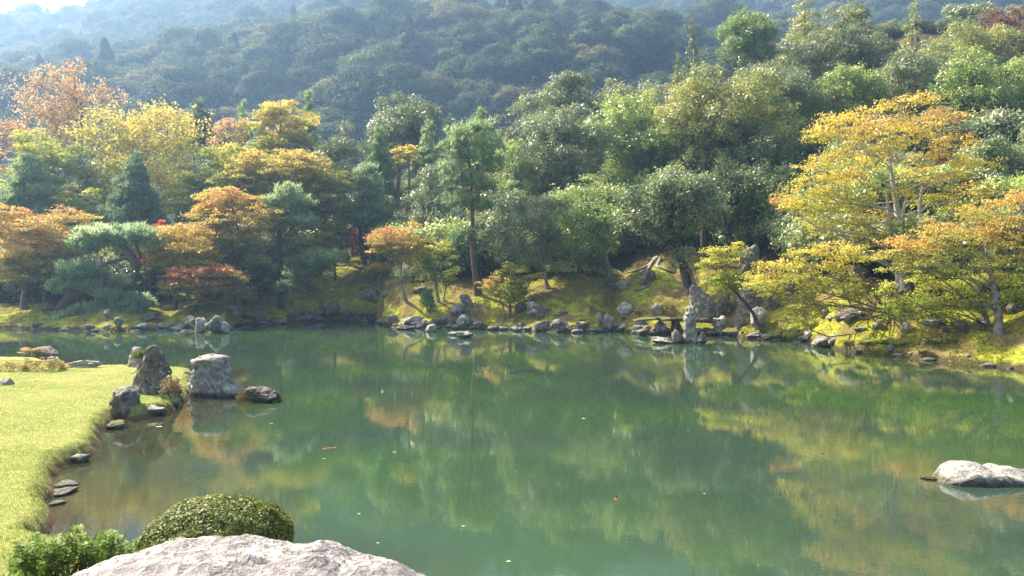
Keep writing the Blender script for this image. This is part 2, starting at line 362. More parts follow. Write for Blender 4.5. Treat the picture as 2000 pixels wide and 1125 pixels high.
# crown = list of lobes (centre, radii); kinds decide how leaves sit on them
PAL = {
 'azalea_leaf': ((.05, .09, .015), (.11, .18, .03), (.20, .28, .05)),
 'dry': ((.07, .06, .025), (.14, .115, .05), (.22, .17, .08)),
 'pine_silver': ((.14, .20, .10), (.22, .29, .16), (.32, .39, .24)),
 'maple_green': ((0.11, 0.18, 0.035), (0.19, 0.26, 0.05), (0.32, 0.34, 0.07)),
 'maple_lime': ((0.19, 0.26, 0.045), (0.36, 0.4, 0.07), (0.5, 0.46, 0.1)),
 'maple_yellow': ((0.32, 0.35, 0.06), (0.56, 0.51, 0.1), (0.64, 0.48, 0.14)),
 'maple_gold': ((0.24, 0.28, 0.05), (0.45, 0.41, 0.08), (0.58, 0.4, 0.12)),
 'maple_orange': ((0.26, 0.29, 0.05), (0.49, 0.41, 0.1), (0.60, 0.34, 0.12)),
 'maple_rust': ((0.2, 0.23, 0.05), (0.42, 0.28, 0.09), (0.56, 0.2, 0.12)),
 'maple_red': ((.28, .06, .03), (.50, .07, .05), (.60, .12, .09)),
 'hero_yellow': ((.38, .40, .06), (.60, .51, .10), (.68, .44, .15)), 'maple_mix': ((.25, .31, .06), (.50, .44, .10), (.62, .40, .13)),
 'cherry_pink': ((0.36, 0.33, 0.12), (0.50, 0.36, 0.17), (0.56, 0.32, 0.19)),
 'evergreen': ((0.06, 0.09, 0.035), (0.1, 0.14, 0.05), (0.16, 0.19, 0.08)),
 'evergreen_dark': ((0.045, 0.07, 0.03), (0.07, 0.105, 0.042), (0.11, 0.14, 0.06)),
 'camellia': ((0.08, 0.115, 0.05), (0.13, 0.17, 0.075), (0.21, 0.24, 0.12)),
 'olive': ((0.10, 0.13, 0.06), (0.155, 0.19, 0.085), (0.23, 0.25, 0.12)),
 'yellowgreen': ((0.12, 0.16, 0.05), (0.22, 0.25, 0.07), (0.36, 0.34, 0.1)),
 'lightgreen': ((0.11, 0.17, 0.05), (0.18, 0.25, 0.07), (0.28, 0.33, 0.09)),
 'pine': ((0.09, 0.14, 0.06), (0.15, 0.21, 0.1), (0.23, 0.29, 0.15)),
 'pine_dark': ((0.055, 0.095, 0.045), (0.09, 0.14, 0.07), (0.14, 0.19, 0.1)),
 'pine_light': ((0.11, 0.18, 0.07), (0.17, 0.26, 0.09), (0.25, 0.33, 0.13)),
 'bamboo': ((.13, .24, .07), (.20, .34, .10), (.32, .42, .16)),
 'twig': ((.16, .10, .08), (.24, .15, .11), (.30, .2, .14)),
 'hill_a': ((0.05, 0.085, 0.03), (0.095, 0.145, 0.05), (0.16, 0.2, 0.07)),
 'hill_b': ((0.04, 0.07, 0.03), (0.07, 0.11, 0.045), (0.11, 0.15, 0.06)),
 'hill_c': ((0.1, 0.12, 0.04), (0.17, 0.18, 0.06), (0.25, 0.22, 0.09)),
 'azalea': ((.075, .11, .02), (.14, .18, .03), (.26, .27, .06)),
 'azalea_dry': ((.12, .12, .03), (.24, .22, .05), (.34, .27, .09)),
}
for k_, q_ in (('evergreen', 1.6), ('evergreen_dark', 1.5), ('camellia', 1.6), ('olive', 1.4), ('yellowgreen', 1.4), ('lightgreen', 1.5), ('pine', 1.65), ('pine_silver', 1.6), ('pine_dark', 1.6), ('pine_light', 1.2), ('maple_lime', 1.1), ('maple_green', 1.15)):
    PAL[k_] = tuple(tuple(min(.75, v * q_) for v in c_) for c_ in PAL[k_])
GLOSS = {'camellia': (.42, .9, .25), 'evergreen': (.46, .7, .3), 'evergreen_dark': (.55, .4, .28), 'olive': (.46, .7, .3), 'yellowgreen': (.42, .8, .35), 'lightgreen': (.42, .8, .35), 'hill_a': (.8, .1, .3), 'hill_b': (.8, .1, .3), 'hill_c': (.8, .1, .3),
         'azalea': (.5, .4, .3)}
def pmat(p):
    r_, s_, t_ = GLOSS.get(p, (.55, .25, .5)); return leaf_mat(p, PAL[p], r_, s_, t_)

def crown_mesh(name, kind, lobes, size, dens, pal, seed, quad=False, hbias=.5, bounds=None):
    """lobes: array (n,6) of centre+radii in local metres; dens = leaves per square metre of lobe surface"""
    r = np.random.default_rng(seed); C = []; Nn = []; H = []
    zc = lobes[:, 2]; z0, z1 = zc.min() - .01, zc.max() + .01
    twigs = []
    for li, lb in enumerate(lobes):
        c, rad = lb[:3], lb[3:6]
        area = 4 * math.pi * ((rad[0] * rad[1]) ** 1.6 / 3 + (rad[0] * rad[2]) ** 1.6 / 3 + (rad[1] * rad[2]) ** 1.6 / 3) ** (1 / 1.6)
        n = max(30, int(area * dens * 1.45)); sub = {'round': .30, 'maple': .24, 'sparse': .28, 'pine': .22, 'shrub': .12}[kind]
        sub *= (rad.max() ** .35)
        nsub = max(5, int(area / (sub * sub * (3.2 if kind == 'round' else 4.2 if kind == 'maple' else 2.8))))
        d = norm(r.normal(size=(nsub, 3)))
        if kind in ('round', 'shrub'): d[:, 2] = np.where((d[:, 2] < 0) & (r.random(nsub) < .55), -d[:, 2], d[:, 2])
        rr = {'round': r.uniform(.62, 1.05, nsub), 'maple': r.uniform(.1, 1.15, nsub) ** .6, 'sparse': r.uniform(.1, 1.05, nsub), 'pine': r.uniform(.35, 1.0, nsub), 'shrub': r.uniform(.9, 1.03, nsub)}[kind]
        if kind == 'round': rr = rr * (1 + .18 * vnoise(d[:, 0] * 2.2 + li, d[:, 1] * 2.2, d[:, 2] * 2.2))
        sc_ = c + d * rr[:, None] * rad
        if kind in ('maple',): sc_[:, 2] -= .16 * ((sc_[:, 0] - c[0]) ** 2 + (sc_[:, 1] - c[1]) ** 2) / max(rad[0], .4)
        hl = r.normal() * .15; hs = r.normal(size=nsub) * .12
        for_twig = sc_[r.permutation(nsub)[:max(3, nsub // 10)]]; twigs.append((c, for_twig))
        sn = r.normal(size=(nsub, 3)) * .55; idx = r.integers(0, nsub, n); g = r.normal(size=(n, 3)) * sub * .5
        if kind == 'maple': g[:, 2] *= .38; g[:, :2] *= 1.35
        if kind == 'pine': g[:, 2] *= .6
        p = sc_[idx] + g
        out = norm((p - c) / rad)
        if kind == 'maple': nn = np.array([0, 0, 1.]) + r.normal(size=(n, 3)) * .42 + out * .25 + sn[idx] * .8
        elif kind in ('round', 'shrub'): nn = out * .7 + r.normal(size=(n, 3)) * .42 + np.array([0, 0, .35]) + sn[idx]
        else: nn = r.normal(size=(n, 3)) + np.array([0, 0, .4])
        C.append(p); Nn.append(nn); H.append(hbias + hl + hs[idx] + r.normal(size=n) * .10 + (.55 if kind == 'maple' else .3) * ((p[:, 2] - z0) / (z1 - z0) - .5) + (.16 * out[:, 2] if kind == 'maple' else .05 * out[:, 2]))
    C = np.concatenate(C); Nn = np.concatenate(Nn); H = np.concatenate(H)
    if kind in ('round', 'maple'): size = size * .9
    if kind == 'pine':   # needles: thin blades fanning out of each tuft point
        k = 3; C = np.repeat(C, k, 0); H = np.repeat(H, k); N = len(C)
        d = norm(r.normal(size=(N, 3)) * .75 + np.array([0, 0, .75])); side = norm(np.cross(d, r.normal(size=(N, 3)))); L = size * r.uniform(.8, 1.5, N)[:, None]
        wd = size * .12
        V = np.stack([C + d * L, C + side * wd, C - side * wd], 1).reshape(-1, 3); Fc = np.arange(3 * N).reshape(-1, 3)
    else:
        V, Fc = leaf_tris(C, Nn, size, .40 if kind in ('maple', 'sparse') else .34, quad, r)
    me = mesh_np(name, V, Fc, pmat(pal), {'hue': ('FACE', np.clip(H, 0, 1)), 'val': ('FACE', r.uniform(.6, 1.45, len(Fc)))})
    return me, twigs

def tree(name, cat, label, kind, base, lobes_w, pal, trunk_r=.16, bark='bark', size=.13, dens=60, seed=0, lean=None, split=1, twig=True, group=None, hbias=.5, quad=False, trunk_top=None, limbs=True, extra_trunks=()):
    """base world point; lobes_w = list of (x,y,z,rx,ry,rz) in world metres"""
    r = np.random.default_rng(seed + 900); base = np.asarray(base, float)
    lobes = np.array(lobes_w, float); lobes[:, :3] -= base
    root = empty(name, base); tag(root, label, cat, group)
    me, tw = crown_mesh(name + '_crown', kind, lobes, size, dens, pal, seed, quad, hbias)
    link('crown', me, root)
    T = Tubes(); top = lobes[np.argmax(lobes[:, 2]), :3].copy() if trunk_top is None else np.asarray(trunk_top, float) - base
    if trunk_top is None:
        ctr = lobes[:, :3].mean(0); top = np.array([ctr[0] * .8 + top[0] * .2, ctr[1], ctr[2] + (top[2] - ctr[2]) * .5])
    kk = 12; tp = curve((0, 0, -.35), top, 0, kk, .035 if lean is None else lean, r)
    tr_ = trunk_r * (1 - .72 * np.linspace(0, 1, kk)); tr_[0] *= 1.5; tr_[1] *= 1.12
    T.add(tp, tr_, 9)
    for e in extra_trunks:   # further stems from the same stool
        q = curve((e[0] * .3, 0, -.3), np.asarray(e, float), 0, 10, .05, r); T.add(q, trunk_r * .7 * (1 - .7 * np.linspace(0, 1, 10)), 7)
    link('trunk', T.mesh(name + '_trunk', M[bark]), root)
    if limbs:
        B = Tubes(); few = len(lobes) <= 8
        for lb, (c, sub) in zip(lobes, tw):
            if few and B.n: link('branch', B.mesh(name + '_branch', M[bark]), root); B = Tubes()
            zt = np.clip(c[2] - .45 * np.hypot(c[0] - tp[:, 0].mean(), c[1] - tp[:, 1].mean()) - .3, tp[2, 2], tp[-1, 2])
            i = int(np.argmin(np.abs(tp[:, 2] - zt))); br = max(.016, tr_[i] * .28)
            q = curve(tp[i], c, .02, 7, .10, r, .12); B.add(q, np.linspace(br, max(.01, br * .3), 7), 5)
            if twig:
                for s_ in sub[:14]:
                    j = r.integers(2, 6); B.add(curve(q[j], s_, .0, 4, .07, r), np.linspace(max(.012, br * .35), .006, 4), 3)
        if B.n: link('branch' if few else 'branches', B.mesh(name + '_branches', M[bark]), root)
    return root

def auto_lobes(kind, cx, top, bot, hw, Y, seed, n=14, depth=.8, r0=None):
    """fill an outline (screen ellipse unprojected at distance Y) with lobes"""
    r = np.random.default_rng(seed + 50)
    c = at(cx, (top + bot) / 2, Y); W = hw / F * Y * 1.12; Hh = (bot - top) / 2 / F * Y * 1.06; L = []
    if kind == 'round':
        for i in range(int(n * 1.7)):
            d = norm(r.normal(size=3)); q = r.uniform(.4, .88)
            rr = r.uniform(.17, .34) * min(W, Hh * 1.3) * (r0 or 1)
            L.append((c[0] + d[0] * q * W, c[1] + d[1] * q * W * depth, c[2] + d[2] * q * Hh, rr * r.uniform(.9, 1.3), rr, rr * r.uniform(.7, 1.0)))
        L.append((c[0], c[1] + .1 * W, c[2] - .05 * Hh, W * .58, W * .5 * depth, Hh * .6))
    elif kind in ('maple', 'sparse'):
        n = int(n * 1.35)
        for i in range(n):
            t = (i + .5) / n; z = -0.9 + 1.75 * t; wz = math.sqrt(max(.05, 1 - z * z * .9)); a = i * 2.4 + r.uniform(-.5, .5); q = r.uniform(.25, .78) * wz
            rr = r.uniform(.17, .38) * W * (r0 or 1); a += r.uniform(-.6, .6); q = min(.95, q * r.uniform(.9, 1.25)); z += r.uniform(-.1, .1)
            L.append((c[0] + math.cos(a) * q * W, c[1] + math.sin(a) * q * W * depth, c[2] + z * Hh * .95, rr * 1.15, rr, rr * (r.uniform(.34, .55) if kind == 'maple' else r.uniform(.6, .9))))
    elif kind == 'pine':
        for i in range(n):
            t = (i + .5) / n; z = -.95 + 1.9 * t; wz = (1 - t) * .85 + .22 if t > .15 else .6 + t; a = i * 2.4 + r.uniform(-.4, .4); q = r.uniform(.3, .62) * wz
            rr = r.uniform(.34, .48) * W * (wz * .6 + .4) * (r0 or 1)
            L.append((c[0] + math.cos(a) * q * W, c[1] + math.sin(a) * q * W * depth, c[2] + z * Hh * .93, rr, rr, rr * .42))
    elif kind == 'spire':
        for i in range(n):
            t = (i + .5) / n; wz = (1 - t) ** .8 * .9 + .08; a = i * 2.4; q = .45 * wz; rr = .5 * W * wz + .05
            L.append((c[0] + math.cos(a) * q * W, c[1] + math.sin(a) * q * W, c[2] + (-.95 + 1.9 * t) * Hh, rr, rr, max(.3, rr * .55)))
    return L

# ------------------------------------------------------------------ trees on the far bank
# screen outline (cx, top, bottom, half width) unprojected at the tree's own distance
SEED = [100]
def TT(name, cat, label, kind, cx, top, bot, hw, base, pal, n=14, depth=.8, r0=None, lk=None, **kw):
    SEED[0] += 1; sd = SEED[0]
    if isinstance(base, tuple): b = hit(*base)
    else: b = np.array(((cx - 1000) / F * base, base, 0.)); b[2] = ground(b[0], b[1])
    lo = auto_lobes(lk or kind, cx, top, bot, hw, b[1] + kw.pop('dy', 0), sd, n, depth, r0)
    kw.setdefault('size', .13 * b[1] / 47)
    return tree(name, cat, label, kind, b, lo, pal, seed=sd, **kw)
def TP(name, cat, label, kind, pads, base, pal, dY=0, **kw):
    """explicit pads: (px, py, half width px, half height px, depth offset m)"""
    SEED[0] += 1; b = hit(*base) if isinstance(base, tuple) else base
    lo = []
    for q in pads:
        Y = b[1] + dY + (q[4] if len(q) > 4 else 0); c = at(q[0], q[1], Y); k = Y / F
        z_ = 1.5 if name == 'maple_tree' else 1.2
        lo.append((c[0], c[1], c[2], q[2] * k * 1.1, q[2] * k * .9, q[3] * k * z_))
    kw.setdefault('size', .13 * b[1] / 47)
    if 'top' in kw: tpx = kw.pop('top'); kw['trunk_top'] = at(tpx[0], tpx[1], b[1] + dY + (tpx[2] if len(tpx) > 2 else 0))
    return tree(name, cat, label, kind, b, lo, pal, seed=SEED[0], **kw)

# --- left bank
TT('cherry_tree', 'tree', 'tall sparse salmon pink tree rising against the hazy hill at far left', 'sparse', 125, 128, 300, 108, 62, 'cherry_pink', n=26, size=.15, dens=10, hbias=.55, trunk_r=.26, bark='bark_dark', trunk_top=at(160, 220, 62))
TT('cherry_tree', 'tree', 'coral leaved tree cut by the left frame edge below the pink one', 'sparse', -15, 222, 350, 62, 60, 'cherry_pink', n=12, size=.17, dens=22, bark='bark_dark')
TT('cherry_tree', 'tree', 'big loose bright yellow tree right of the salmon pink one', 'sparse', 285, 212, 400, 118, 58, 'maple_yellow', n=30, size=.16, dens=13, hbias=.42, trunk_r=.24, bark='bark_pale')
TT('maple_tree', 'tree', 'yellow green tree between the salmon tree and the grey green pine', 'maple', 95, 262, 420, 95, 56, 'maple_lime', n=18, dens=55, hbias=.3)
TT('evergreen_tree', 'tree', 'dark evergreen filling the gap behind the left pines', 'round', 180, 330, 540, 130, 60, 'evergreen_dark', n=16, dens=26, size=.2)
TT('evergreen_tree', 'tree', 'dark evergreen mass at the left edge behind the orange maple', 'round', -10, 380, 560, 90, 58, 'evergreen_dark', n=12, dens=26, size=.2)
TT('pine_tree', 'pine', 'grey green rounded pine above the orange maple at far left', 'pine', 58, 304, 412, 66, 53, 'pine', n=16, dens=26, size=.30, bark='bark_pine')
TT('maple_tree', 'tree', 'lime green maple squeezed between the two left pines', 'maple', 158, 356, 450, 55, 53, 'maple_lime', n=14, dens=60, hbias=.35)
TT('pine_tree', 'pine', 'dark green pointed pine with a reddish stem above the leaning pine', 'pine', 262, 303, 445, 72, 52, 'pine_dark', n=20, dens=30, size=.28, bark='bark_pine', trunk_r=.2, lk='spire')
TT('maple_tree', 'tree', 'orange and yellow maple at the left edge with a grey trunk near the water', 'maple', 62, 402, 545, 108, (48, 604), 'maple_orange', n=24, dens=75, hbias=.5, trunk_r=.2, bark='bark')
TT('maple_tree', 'tree', 'slim shaded maple behind the leaning pine, second trunk from the left', 'maple', 98, 455, 540, 60, (84, 590), 'maple_green', n=10, dens=50, trunk_r=.14)
# the trained leaning pine: crooked trunk, cloud pads, one pad low over the water
b = hit(112, 603)
pads = [(200, 462, 55, 20), (255, 458, 58, 18, .2), (165, 480, 30, 15, -.3), (300, 470, 22, 14, .1), (150, 525, 42, 17, -.4), (190, 535, 34, 14, 0), (128, 556, 36, 16, -.5), (175, 560, 30, 12, -.2), (240, 553, 30, 14, .1), (215, 574, 34, 13, -.3),
        (265, 585, 30, 13, .1), (235, 600, 44, 15, -.5), (285, 592, 22, 10, 0), (180, 607, 38, 13, -.9), (140, 622, 40, 12, -1.1), (205, 620, 30, 11, -1.), (250, 612, 30, 12, -.6)]
lo = []
for q in pads:
    Yq = b[1] - 1. + (q[4] if len(q) > 4 else 0); c = at(q[0], q[1], Yq); k = Yq / F; lo.append((c[0], c[1], c[2], q[2] * k, q[2] * k * .8, q[3] * k))
root = empty('pine_tree', b); tag(root, 'leaning trained pine with cloud shaped pads reaching low over the water', 'pine')
La = np.array(lo); La[:, :3] -= b
me, tw = crown_mesh('leaning_pine_crown', 'pine', La, .24, 110, 'pine_silver', 77); link('crown', me, root)
T = Tubes()
path = [b * 0 + (0, 0, -.4), at(140, 578, b[1] - .3) - b, at(175, 560, b[1] - .6) - b, at(225, 552, b[1] - .8) - b, at(272, 540, b[1] - .9) - b, at(268, 520, b[1] - 1) - b, at(255, 500, b[1] - 1) - b, at(235, 478, b[1] - 1) - b, at(215, 466, b[1] - 1) - b]
T.add(np.array(path), [.42, .36, .3, .26, .28, .27, .24, .17, .10], 10); link('trunk', T.mesh('leaning_pine_trunk', M['bark_pine']), root)
B = Tubes()
for (pa, ra) in [([(250, 503), (215, 512), (185, 524), (150, 540), (135, 556)], .13), ([(262, 525), (275, 500), (262, 470), (290, 466)], .13), ([(245, 552), (240, 580), (225, 595), (180, 606), (140, 620)], .10), ([(240, 580), (262, 586), (285, 592)], .06), ([(205, 556), (190, 540), (188, 532)], .07)]:
    pp = np.array([at(x, y, b[1] - 1) - b for x, y in pa]); B.add(pp, np.linspace(ra, ra * .35, len(pp)), 6)
for lb, (c, sub) in zip(La, tw):
    for s_ in sub[:8]: B.add(curve(c, s_, 0, 4, .1), np.linspace(.03, .01, 4), 3)
link('branches', B.mesh('leaning_pine_branches', M['bark_pine']), root)
p0 = at(198, 500, b[1] - 1.6); p1 = at(198, 646, b[1] - 1.6); T = Tubes(); T.add([(p0[0], p0[1], p0[2]), (p1[0], p1[1], -.9)], [.06, .075], 8)
tag(link('support_post', T.mesh('support_post', M['wood'])), 'wooden prop pole standing in the water under the leaning pine', 'post')

TT('maple_tree', 'tree', 'yellow green maple above the golden one, left of the big orange crown', 'maple', 395, 335, 440, 75, 55, 'maple_lime', n=16, dens=55, hbias=.45)
TT('evergreen_tree', 'conifer', 'small dark conifer peeping over the yellow tree against the hill', 'pine', 388, 196, 280, 50, 66, 'pine_dark', n=12, dens=20, size=.34, lk='spire')
TT('bamboo', 'bamboo', 'feathery light green plume left of the tall yellow maple', 'pine', 475, 200, 300, 32, 66, 'bamboo', n=9, dens=26, size=.3, lk='spire')
TT('bamboo', 'bamboo', 'feathery pale green spire standing right of the tall yellow maple', 'pine', 603, 180, 300, 24, 64, 'bamboo', n=14, dens=36, size=.3, lk='spire')
TT('cherry_tree', 'tree', 'pinkish brown thin tree left of the tall yellow maple', 'sparse', 455, 222, 330, 52, 61, 'cherry_pink', n=14, size=.16, dens=26, hbias=.3, bark='bark')
TT('maple_tree', 'tree', 'tall yellow maple whose top stands against the hill, left of centre', 'maple', 545, 198, 320, 72, 60, 'maple_yellow', n=20, dens=55, hbias=.38, trunk_r=.22, bark='bark_pale')
TT('maple_tree', 'tree', 'wide olive gold maple below the tall yellow maple', 'maple', 560, 290, 420, 125, 56, 'maple_gold', n=28, dens=62, hbias=.36, trunk_r=.25)
TT('maple_tree', 'tree', 'broad yellow green maple between the wide olive gold one and the orange crown', 'maple', 445, 280, 390, 80, 57, 'maple_lime', n=18, dens=58, hbias=.5)
TT('evergreen_tree', 'tree', 'shaded evergreen behind the orange crown, its trunk in the dark', 'round', 470, 400, 590, 120, 58, 'evergreen', n=14, dens=26, size=.2)
TT('maple_tree', 'tree', 'big orange maple crown left of the thin pine', 'maple', 450, 372, 490, 100, (460, 598), 'maple_orange', n=24, dens=75, hbias=.5, trunk_r=.17, bark='bark')
TT('maple_tree', 'tree', 'golden yellow maple right of the leaning pine', 'maple', 350, 438, 530, 82, (343, 606), 'maple_gold', n=20, dens=75, hbias=.58, trunk_r=.14, bark='bark_dark')
TP('maple_tree', 'tree', 'low maple with a flat rusty red top layer over the pale rocks', 'maple', [(415, 530, 52, 9), (360, 535, 40, 9, .3), (455, 540, 30, 8, .2), (385, 556, 60, 12), (430, 560, 45, 12, .4), (340, 556, 30, 11, .3), (475, 570, 30, 10, .5), (400, 575, 50, 10, .2)], (368, 612), 'maple_rust', dens=80, hbias=.34, trunk_r=.13, bark='bark_dark')
TP('maple_tree', 'tree', 'small scarlet sprig tree tucked beside the leaning pine trunk', 'maple', [(298, 505, 20, 8), (312, 440, 12, 6), (322, 448, 10, 5), (285, 500, 14, 8)], (300, 590), 'maple_red', dens=90, trunk_r=.05, twig=False, bark='bark_dark')
TT('maple_tree', 'tree', 'green maple low behind the thin pine stem', 'maple', 500, 500, 575, 60, (510, 588), 'maple_green', n=12, dens=60, hbias=.4, trunk_r=.1)
TP('pine_tree', 'pine', 'thin tall pine with sparse pads left of the moss clearing', 'pine', [(558, 372, 26, 12), (540, 392, 34, 12), (582, 398, 32, 12, .3), (560, 415, 40, 14), (530, 430, 30, 10, .4), (590, 432, 30, 10, -.3), (625, 505, 34, 15, -.5), (600, 520, 40, 15, -.4), (585, 535, 28, 10, -.6), (560, 560, 26, 9, -.8), (640, 520, 16, 10, -.2)],
   (548, 600), 'pine', dens=38, size=.27, trunk_r=.19, bark='bark_dark', top=(558, 372))
TT('maple_tree', 'tree', 'bright yellow maple right of the thin pine', 'maple', 640, 398, 490, 52, (655, 548), 'maple_yellow', n=16, dens=70, hbias=.4, trunk_r=.12)
TT('maple_tree', 'tree', 'green maple over the left end of the moss clearing', 'maple', 600, 450, 530, 55, 54, 'maple_lime', n=14, dens=65, hbias=.3, trunk_r=.12)
TT('evergreen_tree', 'tree', 'dark round evergreen in shade behind the moss clearing', 'round', 660, 400, 540, 85, 64, 'evergreen_dark', n=12, dens=30, size=.18)
TT('pine_tree', 'pine', 'airy pine with a reddish stem above the scarlet maple', 'pine', 718, 318, 450, 64, 57, 'pine', n=20, dens=22, size=.30, bark='bark_pine', trunk_r=.18, trunk_top=at(718, 325, 57))
TP('maple_tree', 'tree', 'little dark red maple behind the clearing, below the airy pine', 'maple', [(738, 418, 14, 6), (712, 432, 12, 8), (716, 448, 10, 6), (690, 458, 12, 6), (700, 480, 20, 9), (722, 470, 14, 8)], 58 * np.array([(715 - 1000) / F, 1, 0]) + np.array([0, 0, 3.8]), 'maple_red', dens=90, size=.15, trunk_r=.09)
TP('maple_tree', 'tree', 'orange and red umbrella maple with a bent pale trunk beside the water', 'maple', [(765, 455, 38, 9), (800, 462, 28, 8, .2), (742, 470, 26, 8), (780, 478, 44, 10), (815, 478, 16, 9), (735, 486, 16, 8, -.2), (765, 492, 24, 9), (810, 436, 12, 5), (800, 500, 24, 9)], (785, 612), 'maple_orange', dens=105, size=.12, hbias=.72, trunk_r=.17, bark='bark_pale', top=(786, 480), lean=.09)
TP('maple_tree', 'tree', 'small orange mushroom shaped maple on the moss clearing', 'maple', [(742, 520, 26, 7), (728, 526, 14, 6), (758, 526, 14, 7), (744, 530, 18, 5)], (745, 567), 'maple_orange', dens=110, size=.12, hbias=.5, trunk_r=.09, bark='bark')
TT('maple_tree', 'tree', 'fresh lime maple right of the bent pale trunk', 'maple', 850, 462, 545, 48, (861, 592), 'maple_lime', n=16, dens=80, hbias=.4, trunk_r=.09, bark='bark_pale', size=.12, extra_trunks=[(-.3, .1, 2.), (.35, .2, 2.1)])
TT('pine_sapling', 'pine', 'small bright green pine sapling standing on the shore moss', 'pine', 835, 566, 602, 24, (836, 612), 'pine_light', n=9, dens=60, size=.2, trunk_r=.05, bark='bark')
TT('evergreen_tree', 'tree', 'dark rounded evergreen dome standing against the hill at centre left', 'round', 778, 186, 330, 88, 66, 'evergreen', n=22, dens=34, size=.19, trunk_r=.3, r0=.9)
TT('pine_tree', 'pine', 'soft light green young pine below the dark dome', 'pine', 742, 250, 380, 42, 60, 'pine_light', n=18, dens=36, size=.28, lk='spire', bark='bark_pine')
TT('evergreen_tree', 'tree', 'grey green bushy evergreen left of the dark dome', 'round', 665, 240, 370, 52, 62, 'olive', n=14, dens=34, size=.17)
TT('evergreen_tree', 'tree', 'olive bush like tree low behind the grey green evergreen', 'round', 640, 320, 430, 50, 60, 'olive', n=12, dens=32, size=.17)
TT('pine_tree', 'pine', 'bluish conifer standing right of the dark dome', 'pine', 835, 238, 400, 48, 61, 'pine', n=20, dens=30, size=.30, lk='spire', bark='bark_pine')
TT('maple_tree', 'tree', 'small golden maple glowing between the two green conifers', 'maple', 792, 280, 325, 30, 60.5, 'maple_yellow', n=9, dens=70, hbias=.5)
TT('camellia_tree', 'tree', 'glossy silvery camellia left of the tall red stemmed pine', 'round', 842, 328, 480, 52, 54, 'camellia', n=18, dens=50, size=.15, trunk_r=.14)
TT('camellia_tree', 'tree', 'dark glossy camellia behind the umbrella maple', 'round', 740, 370, 520, 55, 60, 'camellia', n=14, dens=40, size=.16)
TP('pine_tree', 'pine', 'tall red stemmed pine at centre with open drooping pads', 'pine', [(905, 258, 30, 13), (935, 248, 34, 13, .4), (890, 285, 36, 13), (950, 280, 38, 14, .3), (915, 305, 46, 14, .1), (880, 330, 30, 12, -.2), (960, 320, 30, 12, .4), (905, 350, 44, 14, -.3), (950, 365, 30, 12, .2), (900, 390, 36, 14, -.4), (940, 405, 28, 10, -.2), (900, 455, 24, 9, -.5), (955, 462, 26, 9, -.4), (885, 475, 16, 7, -.5)],
   (936, 574), 'pine', dens=24, size=.28, trunk_r=.19, bark='bark_pine', top=(908, 262), lean=.03)
TT('pine_tree', 'pine', 'pointed pine whose tip touches the hill right of centre left dome', 'pine', 940, 215, 330, 42, 60, 'pine_light', n=18, dens=34, size=.28, lk='spire', bark='bark_pine')
TT('maple_tree', 'tree', 'small orange leaved maple behind the red pine stem', 'maple', 915, 455, 490, 22, 52, 'maple_orange', n=7, dens=80, trunk_r=.06)
TT('maple_tree', 'tree', 'small maple leaning left with pink tinged tips on the centre shore', 'maple', 1010, 508, 590, 40, (994, 620), 'maple_lime', n=16, dens=95, size=.115, hbias=.32, trunk_r=.09, bark='bark')
TP('maple_tree', 'tree', 'low pinkish maple spray at the foot of the red stemmed pine', 'maple', [(955, 556, 22, 8), (975, 566, 22, 9), (965, 545, 14, 6), (990, 580, 20, 8)], (985, 622), 'maple_gold', dens=95, size=.115, hbias=.62, trunk_r=.05)

# --- centre and right wood
TT('evergreen_tree', 'tree', 'blue green twin topped evergreen against the hill at centre', 'round', 1110, 143, 300, 70, 68, 'evergreen', n=20, dens=32, size=.19, trunk_r=.3)
TT('evergreen_tree', 'tree', 'low olive tree left of the twin topped evergreen', 'round', 1030, 195, 320, 60, 67, 'olive', n=16, dens=30, size=.19)
TT('evergreen_tree', 'tree', 'olive brown tree right of the twin topped evergreen', 'round', 1215, 160, 290, 85, 69, 'olive', n=18, dens=30, size=.19)
TT('camellia_tree', 'tree', 'large glossy broadleaf with sparkling leaves left of the arching limb', 'round', 1085, 190, 400, 90, 57, 'camellia', n=26, dens=46, size=.17, trunk_r=.3, bark='bark_dark')
TT('broadleaf_tree', 'tree', 'large yellow tinged broadleaf with a dark arching limb, right of centre', 'round', 1240, 180, 380, 105, 58, 'lightgreen', n=28, dens=44, size=.17, trunk_r=.35, bark='bark_dark')
TT('broadleaf_tree', 'tree', 'small yellow green tree in the gap right of the tall pine', 'round', 1000, 265, 400, 48, 56, 'lightgreen', n=14, dens=44, size=.16)
TT('camellia_tree', 'tree', 'glossy camellia directly right of the red stemmed pine', 'round', 985, 360, 520, 50, 52, 'camellia', n=16, dens=52, size=.15)
TT('evergreen_tree', 'tree', 'dark shaded evergreen under the large glossy broadleaf', 'round', 1110, 340, 500, 95, 58, 'evergreen_dark', n=14, dens=28, size=.18)
TT('oak_tree', 'tree', 'grey green evergreen oak leaning over the centre shore', 'round', 1040, 372, 530, 72, (1075, 562), 'olive', n=24, dens=62, size=.13, trunk_r=.12, bark='bark_pale')
TT('oak_tree', 'tree', 'light green topped oak with a slanting pale trunk on the mossy slope', 'round', 1145, 336, 540, 70, (1200, 565), 'lightgreen', n=28, dens=62, size=.13, trunk_r=.24, bark='bark')
TT('camellia_tree', 'tree', 'big leaved silvery tree hanging over the dark wood right of centre', 'round', 1315, 332, 480, 85, (1352, 575), 'camellia', n=26, dens=50, size=.17, trunk_r=.3, bark='bark_dark')
TP('camellia_tree', 'tree', 'low tuft of silvery leaves on the trunk behind the standing stone', 'round', [(1335, 510, 28, 24), (1352, 530, 16, 18, .2), (1322, 495, 16, 14, .2)], (1368, 580), 'camellia', dens=70, size=.14, trunk_r=.1)
